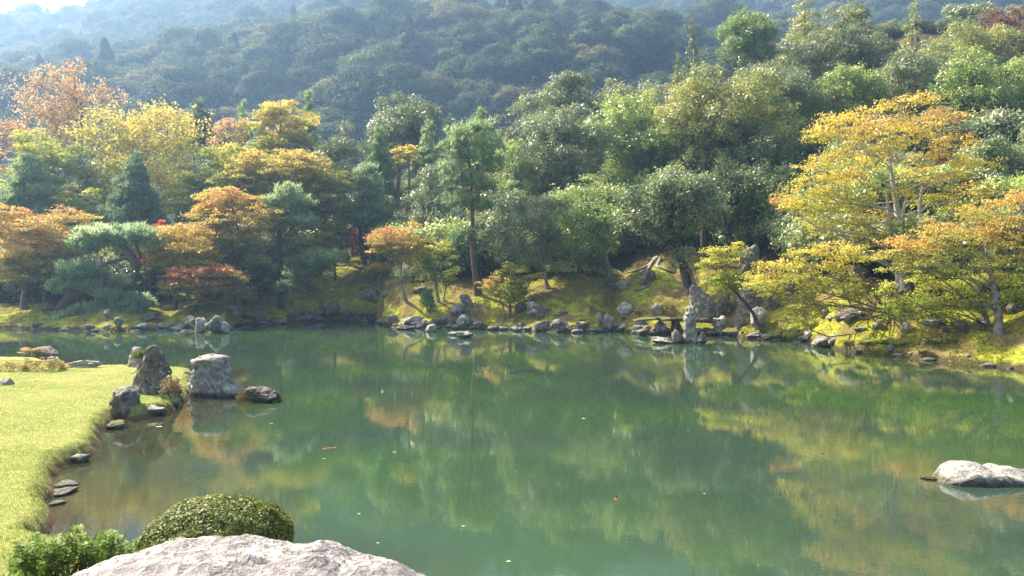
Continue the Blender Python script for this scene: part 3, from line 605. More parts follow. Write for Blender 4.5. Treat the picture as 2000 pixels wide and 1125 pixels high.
TT('broadleaf_tree', 'tree', 'tallest yellow green broadleaf rising in front of the dark wood', 'round', 1430, 98, 420, 118, 56, 'yellowgreen', n=42, dens=40, size=.17, trunk_r=.34, bark='bark_dark', depth=.6)
TT('evergreen_tree', 'tree', 'dark evergreen left of the big yellow maple, its trunks in shade', 'round', 1500, 250, 480, 80, 54, 'evergreen', n=24, dens=40, size=.16, trunk_r=.25, bark='bark_dark', extra_trunks=[(-1.5, .3, 5), (1.4, .4, 5.5)])
TT('evergreen_tree', 'tree', 'deep green evergreen over the root covered slope', 'round', 1290, 230, 470, 90, 61, 'evergreen_dark', n=20, dens=30, size=.18, trunk_r=.35, bark='bark_dark')
TT('evergreen_tree', 'tree', 'evergreen behind the dark trunks right of the root covered slope', 'round', 1400, 300, 500, 100, 60, 'evergreen_dark', n=18, dens=30, size=.18, bark='bark_dark', extra_trunks=[(-2.2, 0, 5), (1.8, 0, 5)])
TT('cedar_tree', 'conifer', 'narrow dark green spire standing alone against the hill right of centre', 'round', 1352, 38, 200, 24, 72, 'evergreen', n=22, dens=60, size=.17, lk='spire')
TT('cedar_tree', 'conifer', 'broken topped small conifer left below the narrow spire', 'round', 1325, 108, 215, 24, 72, 'evergreen', n=16, dens=40, size=.18, lk='spire')
TT('evergreen_tree', 'tree', 'glossy evergreen shoulder right of the tallest broadleaf', 'round', 1535, 85, 330, 80, 60, 'camellia', n=28, dens=38, size=.18)
TT('cypress_tree', 'conifer', 'dark green cypress group with lumpy tops above the broadleaf', 'round', 1465, 15, 140, 62, 72, 'lightgreen', n=20, dens=34, size=.19, hbias=.15)
TT('cypress_tree', 'conifer', 'green cypress touching the top frame edge, left of the brown twiggy tree', 'round', 1570, -15, 130, 62, 76, 'yellowgreen', n=16, dens=30, size=.2, lk='spire')
TT('cypress_tree', 'conifer', 'tall green cypress beside the rounded grey olive tree', 'round', 1660, -10, 140, 48, 78, 'yellowgreen', n=16, dens=30, size=.2, hbias=.35)
TT('evergreen_tree', 'tree', 'rounded grey olive tree high on the right slope', 'round', 1640, 45, 190, 88, 70, 'olive', n=24, dens=32, size=.18, hbias=.35)
TT('cypress_tree', 'conifer', 'slim ragged cypress spire against the hill at upper right', 'round', 1782, 5, 150, 38, 78, 'yellowgreen', n=14, dens=34, size=.2, lk='spire')
TT('evergreen_tree', 'tree', 'silvery evergreen below the slim ragged spire', 'round', 1825, 55, 190, 55, 72, 'camellia', n=16, dens=32, size=.18)
TT('evergreen_tree', 'tree', 'grey green tree at the upper right against the sky line', 'round', 1900, -20, 110, 50, 82, 'camellia', n=14, dens=28, size=.2)
TT('cherry_tree', 'tree', 'brown half bare twiggy tree in the top right corner', 'sparse', 1975, 10, 120, 75, 74, 'twig', n=18, dens=40, size=.15)
TT('evergreen_tree', 'tree', 'olive yellow sloping crown below the brown twiggy tree', 'round', 1895, 50, 180, 85, 68, 'yellowgreen', n=20, dens=34, size=.17, hbias=.35)
TT('broadleaf_tree', 'tree', 'yellow olive tree left above the big yellow maple', 'round', 1665, 125, 260, 78, 60, 'lightgreen', n=20, dens=40, size=.17, hbias=.5)
TT('broadleaf_tree', 'tree', 'olive green tree right above the big yellow maple', 'round', 1770, 115, 250, 80, 62, 'olive', n=20, dens=38, size=.17, hbias=.55)
TT('oak_tree', 'tree', 'old oak with thick dark bare limbs below its crown at the right edge', 'round', 1925, 95, 250, 95, 57, 'lightgreen', n=24, dens=40, size=.16, trunk_r=.42, bark='bark_dark', r0=.85)
TT('evergreen_tree', 'tree', 'dark evergreen behind the left half of the big yellow maple', 'round', 1600, 230, 480, 80, 56, 'evergreen_dark', n=16, dens=32, size=.17, bark='bark_dark')
TT('evergreen_tree', 'tree', 'dark evergreen behind the right half of the big yellow maple', 'round', 1800, 220, 450, 110, 56, 'evergreen_dark', n=18, dens=30, size=.17, bark='bark_dark')
TT('camellia_tree', 'tree', 'silvery evergreen with a thin dark trunk at the right edge', 'round', 1960, 245, 400, 62, 45, 'camellia', n=18, dens=50, size=.14, trunk_r=.16, bark='bark_dark')

# big yellow maple: explicit layered pads, pale forked limbs
pads = [(1650, 225, 48, 10), (1730, 208, 40, 9, .5), (1800, 190, 42, 10, .4), (1845, 220, 50, 11, .2), (1700, 240, 50, 11, -.3), (1625, 250, 46, 11, 0), (1600, 262, 34, 10, -.4), (1760, 240, 60, 12, .6), (1810, 255, 50, 12, -.4), (1680, 272, 52, 12, .4), (1740, 280, 46, 11, -.7),
        (1870, 275, 46, 11, .3), (1640, 300, 48, 12, -.5), (1600, 318, 40, 10, .2), (1700, 312, 46, 12, .8), (1830, 300, 56, 12, -.5), (1900, 315, 50, 12, .4), (1590, 345, 46, 12, -.3), (1660, 345, 50, 12, .3), (1620, 370, 48, 12, -.8), (1560, 378, 44, 11, -.3),
        (1790, 335, 50, 12, .8), (1860, 345, 50, 12, -.2), (1910, 365, 40, 11, .2), (1640, 395, 54, 12, .2), (1590, 402, 48, 11, -.7), (1545, 395, 34, 8, -.9), (1690, 385, 40, 11, -.6), (1760, 375, 36, 10, -.8), (1820, 385, 52, 12, .5), (1600, 430, 46, 12, .1), (1660, 425, 50, 12, -.4), (1720, 425, 44, 12, .4),
        (1625, 455, 44, 11, -.3), (1880, 400, 40, 11, .3), (1700, 460, 50, 12, -.2)]
TP('maple_tree', 'tree', 'big bright yellow maple with pale forked limbs on the right bank', 'maple', pads, (1768, 560), 'hero_yellow', dens=66, size=.095, hbias=.42, trunk_r=.24, bark='bark_white', top=(1740, 330), extra_trunks=[(-.9, -.2, 4.2), (.9, .3, 4.4), (-.2, -.5, 3.8)])
TP('maple_tree', 'tree', 'pink flushed maple spray poking out left from the big yellow crown', 'maple', [(1522, 392, 22, 6), (1548, 402, 26, 7), (1575, 470, 24, 14, .2), (1590, 455, 22, 10)], (1600, 545), 'maple_orange', dens=110, size=.10, hbias=.6, trunk_r=.06, bark='bark_pale')
pads = [(1480, 555, 40, 9, 0), (1500, 535, 40, 9, .2), (1530, 515, 48, 9, .2), (1590, 490, 50, 10, .4), (1560, 545, 50, 10, -.3), (1620, 520, 50, 10, .2), (1660, 500, 50, 10, .5), (1640, 480, 44, 9, .2), (1600, 565, 44, 10, -.5), (1570, 580, 30, 9, -.7), (1650, 555, 50, 10, -.2), (1640, 540, 40, 9, .3), (1555, 605, 28, 9, -.8),
        (1575, 625, 30, 9, -.9), (1590, 610, 26, 9, -.6), (1510, 570, 26, 9, -.2), (1680, 575, 38, 10, -.5), (1620, 590, 30, 9, -.5)]
TP('maple_tree', 'tree', 'yellow maple cascading down to the water left of the orange one', 'maple', pads, (1745, 606), 'maple_yellow', dY=-1.6, dens=90, size=.09, hbias=.42, trunk_r=.16, bark='bark', top=(1670, 520))
pads = [(1765, 470, 44, 10), (1800, 480, 50, 10, .4), (1850, 460, 60, 11, .3), (1740, 495, 34, 9, -.3), (1810, 505, 50, 10, -.3), (1880, 490, 50, 10, .2), (1920, 450, 56, 11, .6), (1975, 430, 54, 11, .5), (1960, 395, 50, 10, 1.), (2010, 380, 46, 10, .8), (1900, 420, 50, 10, 1.), (1760, 520, 34, 8, -.5), (1850, 528, 46, 9, -.6), (1960, 470, 50, 10, .2), (2010, 460, 40, 10, 0), (1830, 440, 44, 10, .6), (1940, 510, 50, 10, -.2), (2000, 500, 40, 10, -.2)]
TP('maple_tree', 'tree', 'wide orange gold maple reaching in from the right edge', 'maple', pads, (1948, 655), 'maple_mix', dY=1.2, dens=95, size=.082, hbias=.62, trunk_r=.17, bark='bark', top=(1925, 480))
pads = [(1800, 545, 40, 10), (1850, 560, 50, 11, .3), (1900, 545, 50, 11, .5), (1960, 540, 50, 11, .2), (1830, 585, 50, 11, 0), (1890, 590, 50, 11, -.2), (1950, 580, 50, 11, .2), (1780, 580, 36, 11, -.2), (1770, 610, 34, 11, -.3), (1830, 612, 44, 9, -.2), (1990, 565, 36, 11, 0), (1745, 590, 26, 16, -.3), (1735, 560, 24, 10, -.3)]
TP('maple_tree', 'tree', 'green maple drooping over the mossy bank at the right edge', 'maple', pads, (1930, 640), 'maple_lime', dY=.4, dens=120, size=.082, hbias=.22, trunk_r=.12, bark='bark', top=(1900, 560))
TP('maple_tree', 'tree', 'small maple over the fall stones with a dark trunk leaning from the shore', 'maple', [(1395, 488, 26, 7), (1430, 492, 28, 7, .2), (1410, 508, 34, 8, 0), (1385, 515, 18, 7), (1440, 480, 14, 5, .3), (1425, 535, 30, 8, -.1), (1400, 548, 26, 8, -.2), (1440, 548, 24, 8, .1), (1420, 560, 24, 6, .1)],
   (1512, 652), 'maple_lime', dY=1., dens=120, size=.10, hbias=.62, trunk_r=.14, bark='bark_dark', top=(1425, 560), lean=.05)

# deeper rows that close the wood behind: copies of three shared crowns
def proto(kind, pal, seed, size, dens, bark, n, R3):
    r = np.random.default_rng(seed); L = []
    for i in range(n):
        d = norm(r.normal(size=3)); q = r.uniform(.3, .75); rr = r.uniform(.3, .45) * R3[0]
        L.append((d[0] * q * R3[0], d[1] * q * R3[1], 4.5 + R3[2] * .6 + d[2] * q * R3[2], rr * 1.1, rr, rr * .85))
    root = tree('evergreen_tree', 'tree', None, kind, (0, 0, 0), L, pal, seed=seed, size=size, dens=dens, bark=bark, trunk_r=.28, twig=False)
    return root
protos = [proto('round', 'evergreen_dark', 31, .24, 26, 'bark_dark', 16, (3.4, 3.4, 3.6)), proto('round', 'evergreen', 32, .22, 28, 'bark_dark', 18, (3., 3., 4.2)), proto('round', 'olive', 33, .22, 28, 'bark_dark', 16, (3.6, 3.4, 3.2))]
used = [False] * 3; rr_ = np.random.default_rng(4)
def copy_tree(root):
    c = root.copy(); COL.objects.link(c)
    for ch in root.children: d = ch.copy(); COL.objects.link(d); d.parent = c
    return c
for row, (Yr, step, tops) in enumerate([(70, 72, [(-60, 350), (300, 330), (500, 330), (800, 330), (1000, 300), (1200, 250), (1400, 180), (1600, 150), (1850, 170), (2060, 150)]),
                                        (84, 66, [(-60, 330), (500, 290), (900, 280), (1150, 235), (1350, 190), (1500, 120), (1650, 70), (1850, 70), (2060, 20)]),
                                        (98, 60, [(-60, 310), (500, 270), (900, 265), (1200, 225), (1400, 180), (1550, 120), (1700, 90), (1900, 60), (2060, 0)]),
                                        (114, 54, [(-60, 330), (500, 300), (900, 280), (1200, 235), (1400, 170), (1550, 100), (1700, 62), (1900, 38), (2060, -20)])]):
    for px in range(-60, 2080, step):
        px2 = px + rr_.uniform(-18, 18); Y = Yr + rr_.uniform(-3, 3); x = (px2 - 1000) / F * Y; g = float(ground(x, Y))
        tp = np.interp(px2, [a for a, _ in tops], [b_ for _, b_ in tops]) + rr_.uniform(-6, 22)
        H = max(3.5, CZ - (tp - HZ) / F * Y - g); k = int(rr_.integers(0, 3))
        o = protos[k] if not used[k] else copy_tree(protos[k]); used[k] = True
        o.location = (x, Y, g); s_ = H / 10.6; o.scale = (max(.75, min(1.3, s_)), max(.75, min(1.3, s_)), s_); o.rotation_euler.z = rr_.uniform(0, 6.28)
        tag(o, ('dark evergreen deep in the wood behind the front trees', 'mid green evergreen deep in the wood behind the front trees', 'olive evergreen deep in the wood behind the front trees')[k], 'tree', 'trees deep in the wood behind the front rows')

# ------------------------------------------------------------------ hill forest
def hill_crown(seed, pal, n=9, leaves=9500, tall=1.0):
    r = np.random.default_rng(seed); L = [(0, 0, 3.5 * tall, 4.2, 4.2, 3.4 * tall)]
    for i in range(n):
        a = i * 2.4 + r.uniform(-.5, .5); t = r.uniform(0, 1); q = 3.6 * math.sqrt(t); L.append((math.cos(a) * q, math.sin(a) * q, (6.4 - 3.2 * t + r.uniform(-.5, .5)) * tall, *(r.uniform(1.5, 2.4) * np.array([1, 1, .62]))))
    L = np.array(L); C = []; Nn = []; H = []
    per = leaves // len(L)
    for li, lb in enumerate(L):
        nn = per * (2 if li == 0 else 1); ns = 26; d = norm(r.normal(size=(ns, 3))); d[:, 2] = np.abs(d[:, 2]) * .9 - .15
        s_ = lb[:3] + norm(d) * lb[3:6] * r.uniform(.75, 1.05, ns)[:, None]; idx = r.integers(0, ns, nn); p = s_[idx] + r.normal(size=(nn, 3)) * np.array([.42, .42, .24])
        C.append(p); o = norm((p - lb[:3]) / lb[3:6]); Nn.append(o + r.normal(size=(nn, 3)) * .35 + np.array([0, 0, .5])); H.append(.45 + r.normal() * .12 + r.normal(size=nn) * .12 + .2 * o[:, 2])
    C = np.concatenate(C); V, Fc = leaf_tris(C, np.concatenate(Nn), .40, .42, False, r); H = np.clip(np.concatenate(H), 0, 1)
    return V, Fc, H
HP = [hill_crown(200 + i, 'hill_a', n=8 + i, tall=[1, 1.15, .85, 1.3, 1, .9][i]) for i in range(6)]
cr_ = np.random.default_rng(321); HP[5] = None
cc_ = []; cn_ = []
for i in range(8000):
    t_ = cr_.random() ** .7; a_ = cr_.uniform(0, 6.283); tier = (t_ * 9) % 1; q_ = (t_ * 3.1 + .35) * (.72 + .28 * tier) * (1 + .15 * math.sin(a_ * 3 + t_ * 20)) * cr_.uniform(.8, 1)
    cc_.append((math.cos(a_) * q_, math.sin(a_) * q_, 9.5 * (1 - t_) + .3)); cn_.append((math.cos(a_) + cr_.normal() * .35, math.sin(a_) + cr_.normal() * .35, .9 + cr_.normal() * .3))
V_, F_ = leaf_tris(np.array(cc_), np.array(cn_), .42, .42, False, cr_); HP[5] = (V_, F_, np.clip(.4 + cr_.normal(size=8000) * .15, 0, 1))
HM = []
for i, (V, Fc, H) in enumerate(HP):
    HM.append(mesh_np('hill_tree_crown', V, Fc, pmat(['hill_a', 'hill_b', 'hill_a', 'hill_b', 'hill_c', 'hill_b'][i]), {'hue': ('FACE', H), 'val': ('FACE', np.random.default_rng(i).uniform(.8, 1.2, len(Fc)))}))
r = np.random.default_rng(77); spots = []
for Y in np.arange(122, 470, 6.2):
    xw = .72 * Y + 12; st = 7.6 if Y < 260 else 8.6
    for x in np.arange(-xw, xw, st):
        x2 = x + r.uniform(-2.6, 2.6); y2 = Y + r.uniform(-3, 3); z = float(hill_z(x2, y2)); e = (z + 8 - CZ) / y2
        if e > .45 or e < .10: continue
        zs = hill_z(np.linspace(x2 * .55, x2, 12)[:-1], np.linspace(y2 * .55, y2, 12)[:-1]); es = (zs + 5) / np.linspace(y2 * .55, y2, 12)[:-1]
        if es.max() > e + .012: continue
        spots.append((x2, y2, z, abs(x2 / y2) < .66 and e < .36))
vis = sorted([s for s in spots if s[3]], key=lambda s: s[1]); ind = vis[:300]; rest = vis[300:] + [s for s in spots if not s[3]]
HL = ['hazy rounded green tree on the lower hillside', 'hazy bluish dark tree on the lower hillside', 'hazy flat topped green tree on the lower hillside', 'hazy tall dark domed tree on the lower hillside', 'hazy yellowish tree on the lower hillside', 'hazy pointed conifer on the lower hillside']
def pick(): return int(r.choice(6, p=[.25, .21, .19, .15, .15, .05]))
for x, y, z, _ in ind:
    k = pick(); o = link('hillside_tree', HM[k], None, (x, y, z - .6)); s_ = r.uniform(.8, 1.5); o.scale = (s_ * r.uniform(.9, 1.15), s_ * r.uniform(.9, 1.15), s_ * r.uniform(.85, 1.2)); o.rotation_euler = (r.uniform(-.1, .1), r.uniform(-.1, .1), r.uniform(0, 6.28))
    tag(o, HL[k], 'tree', 'trees on the lower hillside')
# the rest of the forest: ONE object, geometry nodes put shared crowns on its points
pm = bpy.data.meshes.new('hill_forest'); pm.vertices.add(len(rest)); pm.vertices.foreach_set('co', np.array([(a, b_, c_ - .6) for a, b_, c_, _ in rest], np.float32).ravel())
def pat(n_, ty, key, arr): a = pm.attributes.new(n_, ty, 'POINT'); a.data.foreach_set(key, arr)
kd = np.array([pick() for _ in rest], np.int32); pat('crown_kind', 'INT', 'value', kd)
sc3 = r.uniform(.8, 1.5, len(rest))[:, None] * r.uniform(.85, 1.15, (len(rest), 3)); pat('crown_scale', 'FLOAT_VECTOR', 'vector', sc3.astype(np.float32).ravel())
ro3 = np.stack([r.uniform(-.1, .1, len(rest)), r.uniform(-.1, .1, len(rest)), r.uniform(0, 6.28, len(rest))], 1); pat('crown_turn', 'FLOAT_VECTOR', 'vector', ro3.astype(np.float32).ravel())
HF = tag(link('hill_forest', pm), 'hazy forest covering the upper hillside', None, None, 'stuff')
g_ = bpy.data.node_groups.new('scatter_crowns', 'GeometryNodeTree'); g_.interface.new_socket('Geometry', in_out='INPUT', socket_type='NodeSocketGeometry'); g_.interface.new_socket('Geometry', in_out='OUTPUT', socket_type='NodeSocketGeometry')
gi, go, jn = g_.nodes.new('NodeGroupInput'), g_.nodes.new('NodeGroupOutput'), g_.nodes.new('GeometryNodeJoinGeometry'); g_.links.new(jn.outputs[0], go.inputs[0])
def named(n_, ty): q = g_.nodes.new('GeometryNodeInputNamedAttribute'); q.data_type = ty; q.inputs[0].default_value = n_; return q.outputs[0]
ak, as_, at_ = named('crown_kind', 'INT'), named('crown_scale', 'FLOAT_VECTOR'), named('crown_turn', 'FLOAT_VECTOR')
for k in range(6):
    src = next(o for o in COL.objects if o.name.startswith('hillside_tree') and o.data == HM[k])
    cp = g_.nodes.new('FunctionNodeCompare'); cp.data_type = 'INT'; cp.operation = 'EQUAL'; g_.links.new(ak, cp.inputs[2]); cp.inputs[3].default_value = k
    oi = g_.nodes.new('GeometryNodeObjectInfo'); oi.inputs[0].default_value = src; oi.transform_space = 'ORIGINAL'
    ip = g_.nodes.new('GeometryNodeInstanceOnPoints'); g_.links.new(gi.outputs[0], ip.inputs['Points']); g_.links.new(cp.outputs[0], ip.inputs['Selection']); g_.links.new(oi.outputs['Geometry'], ip.inputs['Instance'])
    g_.links.new(at_, ip.inputs['Rotation']); g_.links.new(as_, ip.inputs['Scale']); g_.links.new(ip.outputs[0], jn.inputs[0])
md = HF.modifiers.new('scatter', 'NODES'); md.node_group = g_
print('hill trees', len(ind), 'rest', len(rest))

# ------------------------------------------------------------------ rocks
_ico = {}
def ico(n):
    if n not in _ico:
        b = bmesh.new(); bmesh.ops.create_icosphere(b, subdivisions=n, radius=1); b.verts.ensure_lookup_table()
        _ico[n] = (np.array([v.co[:] for v in b.verts]), np.array([[v.index for v in f.verts] for f in b.faces])); b.free()
    return _ico[n]
def facet(d, seed, k=13, sharp=22, flat=.6):
    r = np.random.default_rng(seed); nrm = norm(r.normal(size=(k, 3))); h = r.uniform(flat, 1.0, k)
    dt = np.clip(d @ nrm.T, 0.05, None); q = h / dt; q = np.minimum(q, 3)
    return np.minimum((q ** -sharp).sum(1) ** (-1 / sharp) * 1.12, 1.25)
def rock_obj(V, Fc, mat, label, loc, name='rock', cat='rock', smooth=True):
    o = link(name, mesh_np(name, V, Fc, M[mat], smooth=smooth), None, loc); tag(o, label, cat); return o
def relief(V, d, seed, amp, fr=2.2):
    n = fbm(d[:, 0] * fr + seed, d[:, 1] * fr, d[:, 2] * fr, 5, .55); rg = 1 - np.abs(fbm(d[:, 0] * fr * 1.4, d[:, 1] * fr * 1.4 + seed, d[:, 2] * fr * 2.2, 3)) * 2
    return V * (1 + amp * n + amp * .35 * rg)[:, None]
def rock(px, base, w_, h_, mat, label, sub=4, seed=None, Y=None, name='rock', cat='rock', deep=.8, sink=.25, amp=.17, flat=.58, z0=None):
    """boulder: centre column px, base row, width and height in target pixels; stands where that row meets the ground or the water"""
    seed = int(px * 7 + base) if seed is None else seed
    if Y is None:
        b = hit(px, base); Yb = b[1]
        Yw = F * CZ / (base - HZ)
        if Yw < Yb - .2: b = np.array(at(px, base, Yw)); Yb = Yw
    else: b = at(px, base, Y); Yb = Y
    W = w_ / F * Yb; Hh = h_ / F * Yb; d, Fc = ico(sub); V = d * facet(d, seed, flat=flat)[:, None]; V = relief(V, d, seed * .37, amp, 2.3); V[:, 0] += .18 * V[:, 2] * math.sin(seed * 1.7); V[:, 2] += .12 * V[:, 0] * math.cos(seed * 2.3)
    V = V / np.abs(V).max(0); rx, ry, rz = W / 2, W / 2 * deep, Hh / (1 + (1 - sink)) 
    V = V * np.array([rx, ry, Hh * .62]); V[:, 2] += Hh * (1 - .62)
    V[:, 2] = np.where(V[:, 2] < 0, V[:, 2] * 1.5, V[:, 2])
    return rock_obj(V, Fc, mat, label, (b[0], b[1] + ry * .5, b[2]), name, cat)
def stone_profile(prof, Y, mat, label, depth, seed, sub=5, amp=.07, name='rock', cat='rock', z_extra=.4, rib=0.):
    """standing stone: prof rows (py, left px, right px) from top down give the silhouette; depth in metres gives its thickness"""
    p = np.array(prof, float); d, Fc = ico(sub); k = Y / F
    zt, zb = CZ - (p[0, 0] - HZ) * k, CZ - (p[-1, 0] - HZ) * k - z_extra
    z = zt + (zb - zt) * (1 - d[:, 2]) / 2; py = HZ - (z - CZ) / k
    l = np.interp(py, p[:, 0], p[:, 1]); rgt = np.interp(py, p[:, 0], p[:, 2]); wv = np.sqrt(np.clip(1 - d[:, 2] ** 2, 1e-6, 1)); cap = np.minimum(1, wv / .6) ** .9
    dx, dy = d[:, 0] / wv, d[:, 1] / wv; f = facet(np.stack([dx, dy, dx * 0], 1) + d * .3, seed, 10)
    n = 1 + amp * 1.4 * fbm(d[:, 0] * 2 + seed, d[:, 1] * 2, z * 2.6, 5, .6) ; hw = (rgt - l) / 2 * k
    c = ((l + rgt) / 2 - 1000) * k; x = c + dx * hw * cap * n; y = dy * depth / 2 * cap * np.clip(f, .7, 1.1) * (hw / hw.max()) ** .5 * n
    fine = .05 * fbm(x * 5, y * 5 + seed, z * 7, 4, .6) - .05 * np.abs(fbm(x * 2.5, y * 2.5 + seed, z * 4, 3)) + rib * (np.abs(fbm(dx * 3.2 + seed, dy * 3.2, z * .5, 3)) - .3)
    x0 = float(c.mean()); zf = float(CZ - (p[-1, 0] - HZ) * k)
    V = np.stack([x - x0 + dx * fine, y + dy * fine, z - zf + .03 * fbm(x * 4, y * 4, seed, 3)], 1)
    return rock_obj(V, Fc, mat, label, (x0, Y + depth * .35, zf), name, cat)

# promontory rocks
def Yw(py): return F * CZ / (py - HZ)
def Yl(py): return F * (CZ - .2) / (py - HZ)
A = stone_profile([(679, 277, 297), (688, 270, 302), (703, 263, 307), (725, 257, 313), (745, 251, 318), (762, 243, 326), (776, 238, 334), (785, 238, 336)], Yl(775), 'rock_moss', 'upright dark stone with a moss cap on the lawn point', 1.0, 3, z_extra=.3, rib=.07)
stone_profile([(678, 256, 276), (684, 252, 276), (700, 249, 275), (716, 246, 274)], Yl(722), 'rock_light', 'pale upright stone half hidden behind the moss capped one', .4, 5, z_extra=.3)
stone_profile([(694, 372, 434), (699, 364, 434), (707, 362, 433), (714, 368, 431), (722, 371, 432), (732, 362, 436), (743, 357, 442), (756, 354, 448), (768, 355, 454), (775, 356, 458)], Yw(776), 'rock_light', 'big blocky grey rock with a notched flat top at the water', 1.25, 8, amp=.15, z_extra=.5)
stone_profile([(759, 226, 252), (764, 216, 257), (775, 209, 259), (792, 208, 261), (808, 212, 264), (818, 214, 264)], Yw(817), 'rock_grey', 'dark speckled rock at the lawn edge left of the moss capped stone', .65, 12, z_extra=.4)
rock(505, 786, 76, 30, 'rock_brown', 'low rock covered in reddish dry moss standing in the water', 5, deep=.9)
rock(292, 812, 66, 20, 'rock_light', 'flat pale waterside slab beside the dark speckled rock', 4, deep=.5)
rock(338, 797, 26, 14, 'rock_moss', 'small mossy stone at the tip of the lawn point', 4)
rock(452, 775, 26, 7, 'rock_light', 'thin white stone between the notched rock and the mossy islet', 4)
rock(364, 734, 26, 9, 'rock_light', 'flat pale stone in the lawn behind the notched rock', 4, Y=Yl(732))
rock(80, 703, 62, 28, 'rock_brown', 'brown rock behind the low shrubs with an orange fern on it', 4, Y=Yl(712))
rock(101, 708, 26, 15, 'rock_light', 'small pale rock in front of the fern rock', 4, Y=Yl(714))
rock(160, 721, 62, 18, 'rock_light', 'long flat pale rock at the back edge of the lawn', 4, Y=Yl(722), deep=.6)
rock(6, 760, 40, 21, 'rock_light', 'pale rock cut by the left frame edge on the lawn', 4, Y=Yl(760))
rock(34, 739, 14, 12, 'rock_light', 'little pale stone between the low lawn shrubs', 3, Y=Yl(740))
# small stones of the eroded lawn edge; pale ones stand in for sun glints
for px, py, w_, h_, l_, m_ in [(118, 966, 56, 7, 'broken pale stone standing in for sun glints in the shallows just below the lawn edge', 'rock_light'), (126, 950, 44, 6, 'wet white stone standing in for a sun glint, touching the broken pale one', 'rock_light'), (146, 905, 44, 14, 'grey stone wedged in the deepest notch of the lawn edge', 'rock_grey'),
                          (108, 986, 30, 5, 'small wet white stone standing in for a sun glint low on the left lawn edge', 'rock_light'), (66, 1012, 34, 12, 'brown stone sunk in the lawn edge above the leafy shrub', 'rock_brown'), (220, 838, 40, 14, 'mossy stone at the lawn edge below the dark speckled rock', 'rock_moss')]:
    rock(px, py, w_, h_, m_, l_, 3, Y=Yw(py), deep=1.3)

# foreground boulder, a real volume whose crest follows the picture
def crest_rock(top, Y, base_z, depth, mat, label, seed, sub=6, amp=.03, fr=3.0, ridge=0.0):
    t = np.array(top, float); k = Y / F; xl, xr = (t[0, 0] - 1000) * k, (t[-1, 0] - 1000) * k; d, Fc = ico(sub)
    sx = np.sign(d[:, 0]) * np.abs(d[:, 0]) ** .9; x = (xl + xr) / 2 + sx * (xr - xl) / 2; px = 1000 + x / k
    zt = CZ - (np.interp(px, t[:, 0], t[:, 1]) - HZ) * k; up = np.clip(d[:, 2], 0, 1) / np.sqrt(np.clip(1 - d[:, 0] ** 2, 1e-4, 1)); up = np.clip(up, 0, 1)
    z = np.where(d[:, 2] > 0, base_z + (zt - base_z) * up ** .45, base_z + d[:, 2] * .25)
    y = d[:, 1] * depth / 2
    n = amp * fbm(x * fr * .7 + y * 2 + seed, y * fr * 2.2 - x, z * fr, 6, .62); rg = amp * (1 - 2 * np.abs(fbm(x * 2.3 - y * 1.2, y * 4.5 + x, z * 2 + seed, 4)))
    V = np.stack([x + n * .5, y + n, z + (n + rg * .7) * sstep(0, .1, d[:, 2])], 1); x0 = (xl + xr) / 2
    V[:, 0] -= x0; V[:, 2] -= base_z
    return rock_obj(V, Fc, mat, label, (x0, Y, base_z))
crest_rock([(95, 1195), (112, 1155), (135, 1130), (200, 1108), (250, 1096), (290, 1090), (350, 1087), (395, 1084), (440, 1076), (480, 1084), (520, 1098), (560, 1094), (600, 1089), (632, 1100), (665, 1118), (700, 1120), (745, 1119), (775, 1128), (800, 1144), (830, 1154), (870, 1195)], 5.0, .72, 1.5, 'rock_pink', 'large pale pinkish boulder in the bottom left foreground', 4, 7, .019, 4.8)
crest_rock([(1785, 946), (1820, 938), (1838, 926), (1850, 913), (1878, 906), (1905, 908), (1935, 918), (1955, 914), (1985, 918), (2010, 927), (2050, 938), (2090, 950)], Yw(938), -.10, .8, 'rock_light', 'low pale rock islet in the water at the right edge', 9, 6, .035, 2.4)
rock(1832, 939, 60, 6, 'rock_moss', 'algae green ledge at the left tip of the low rock islet', 4, Y=Yw(938), deep=.7)

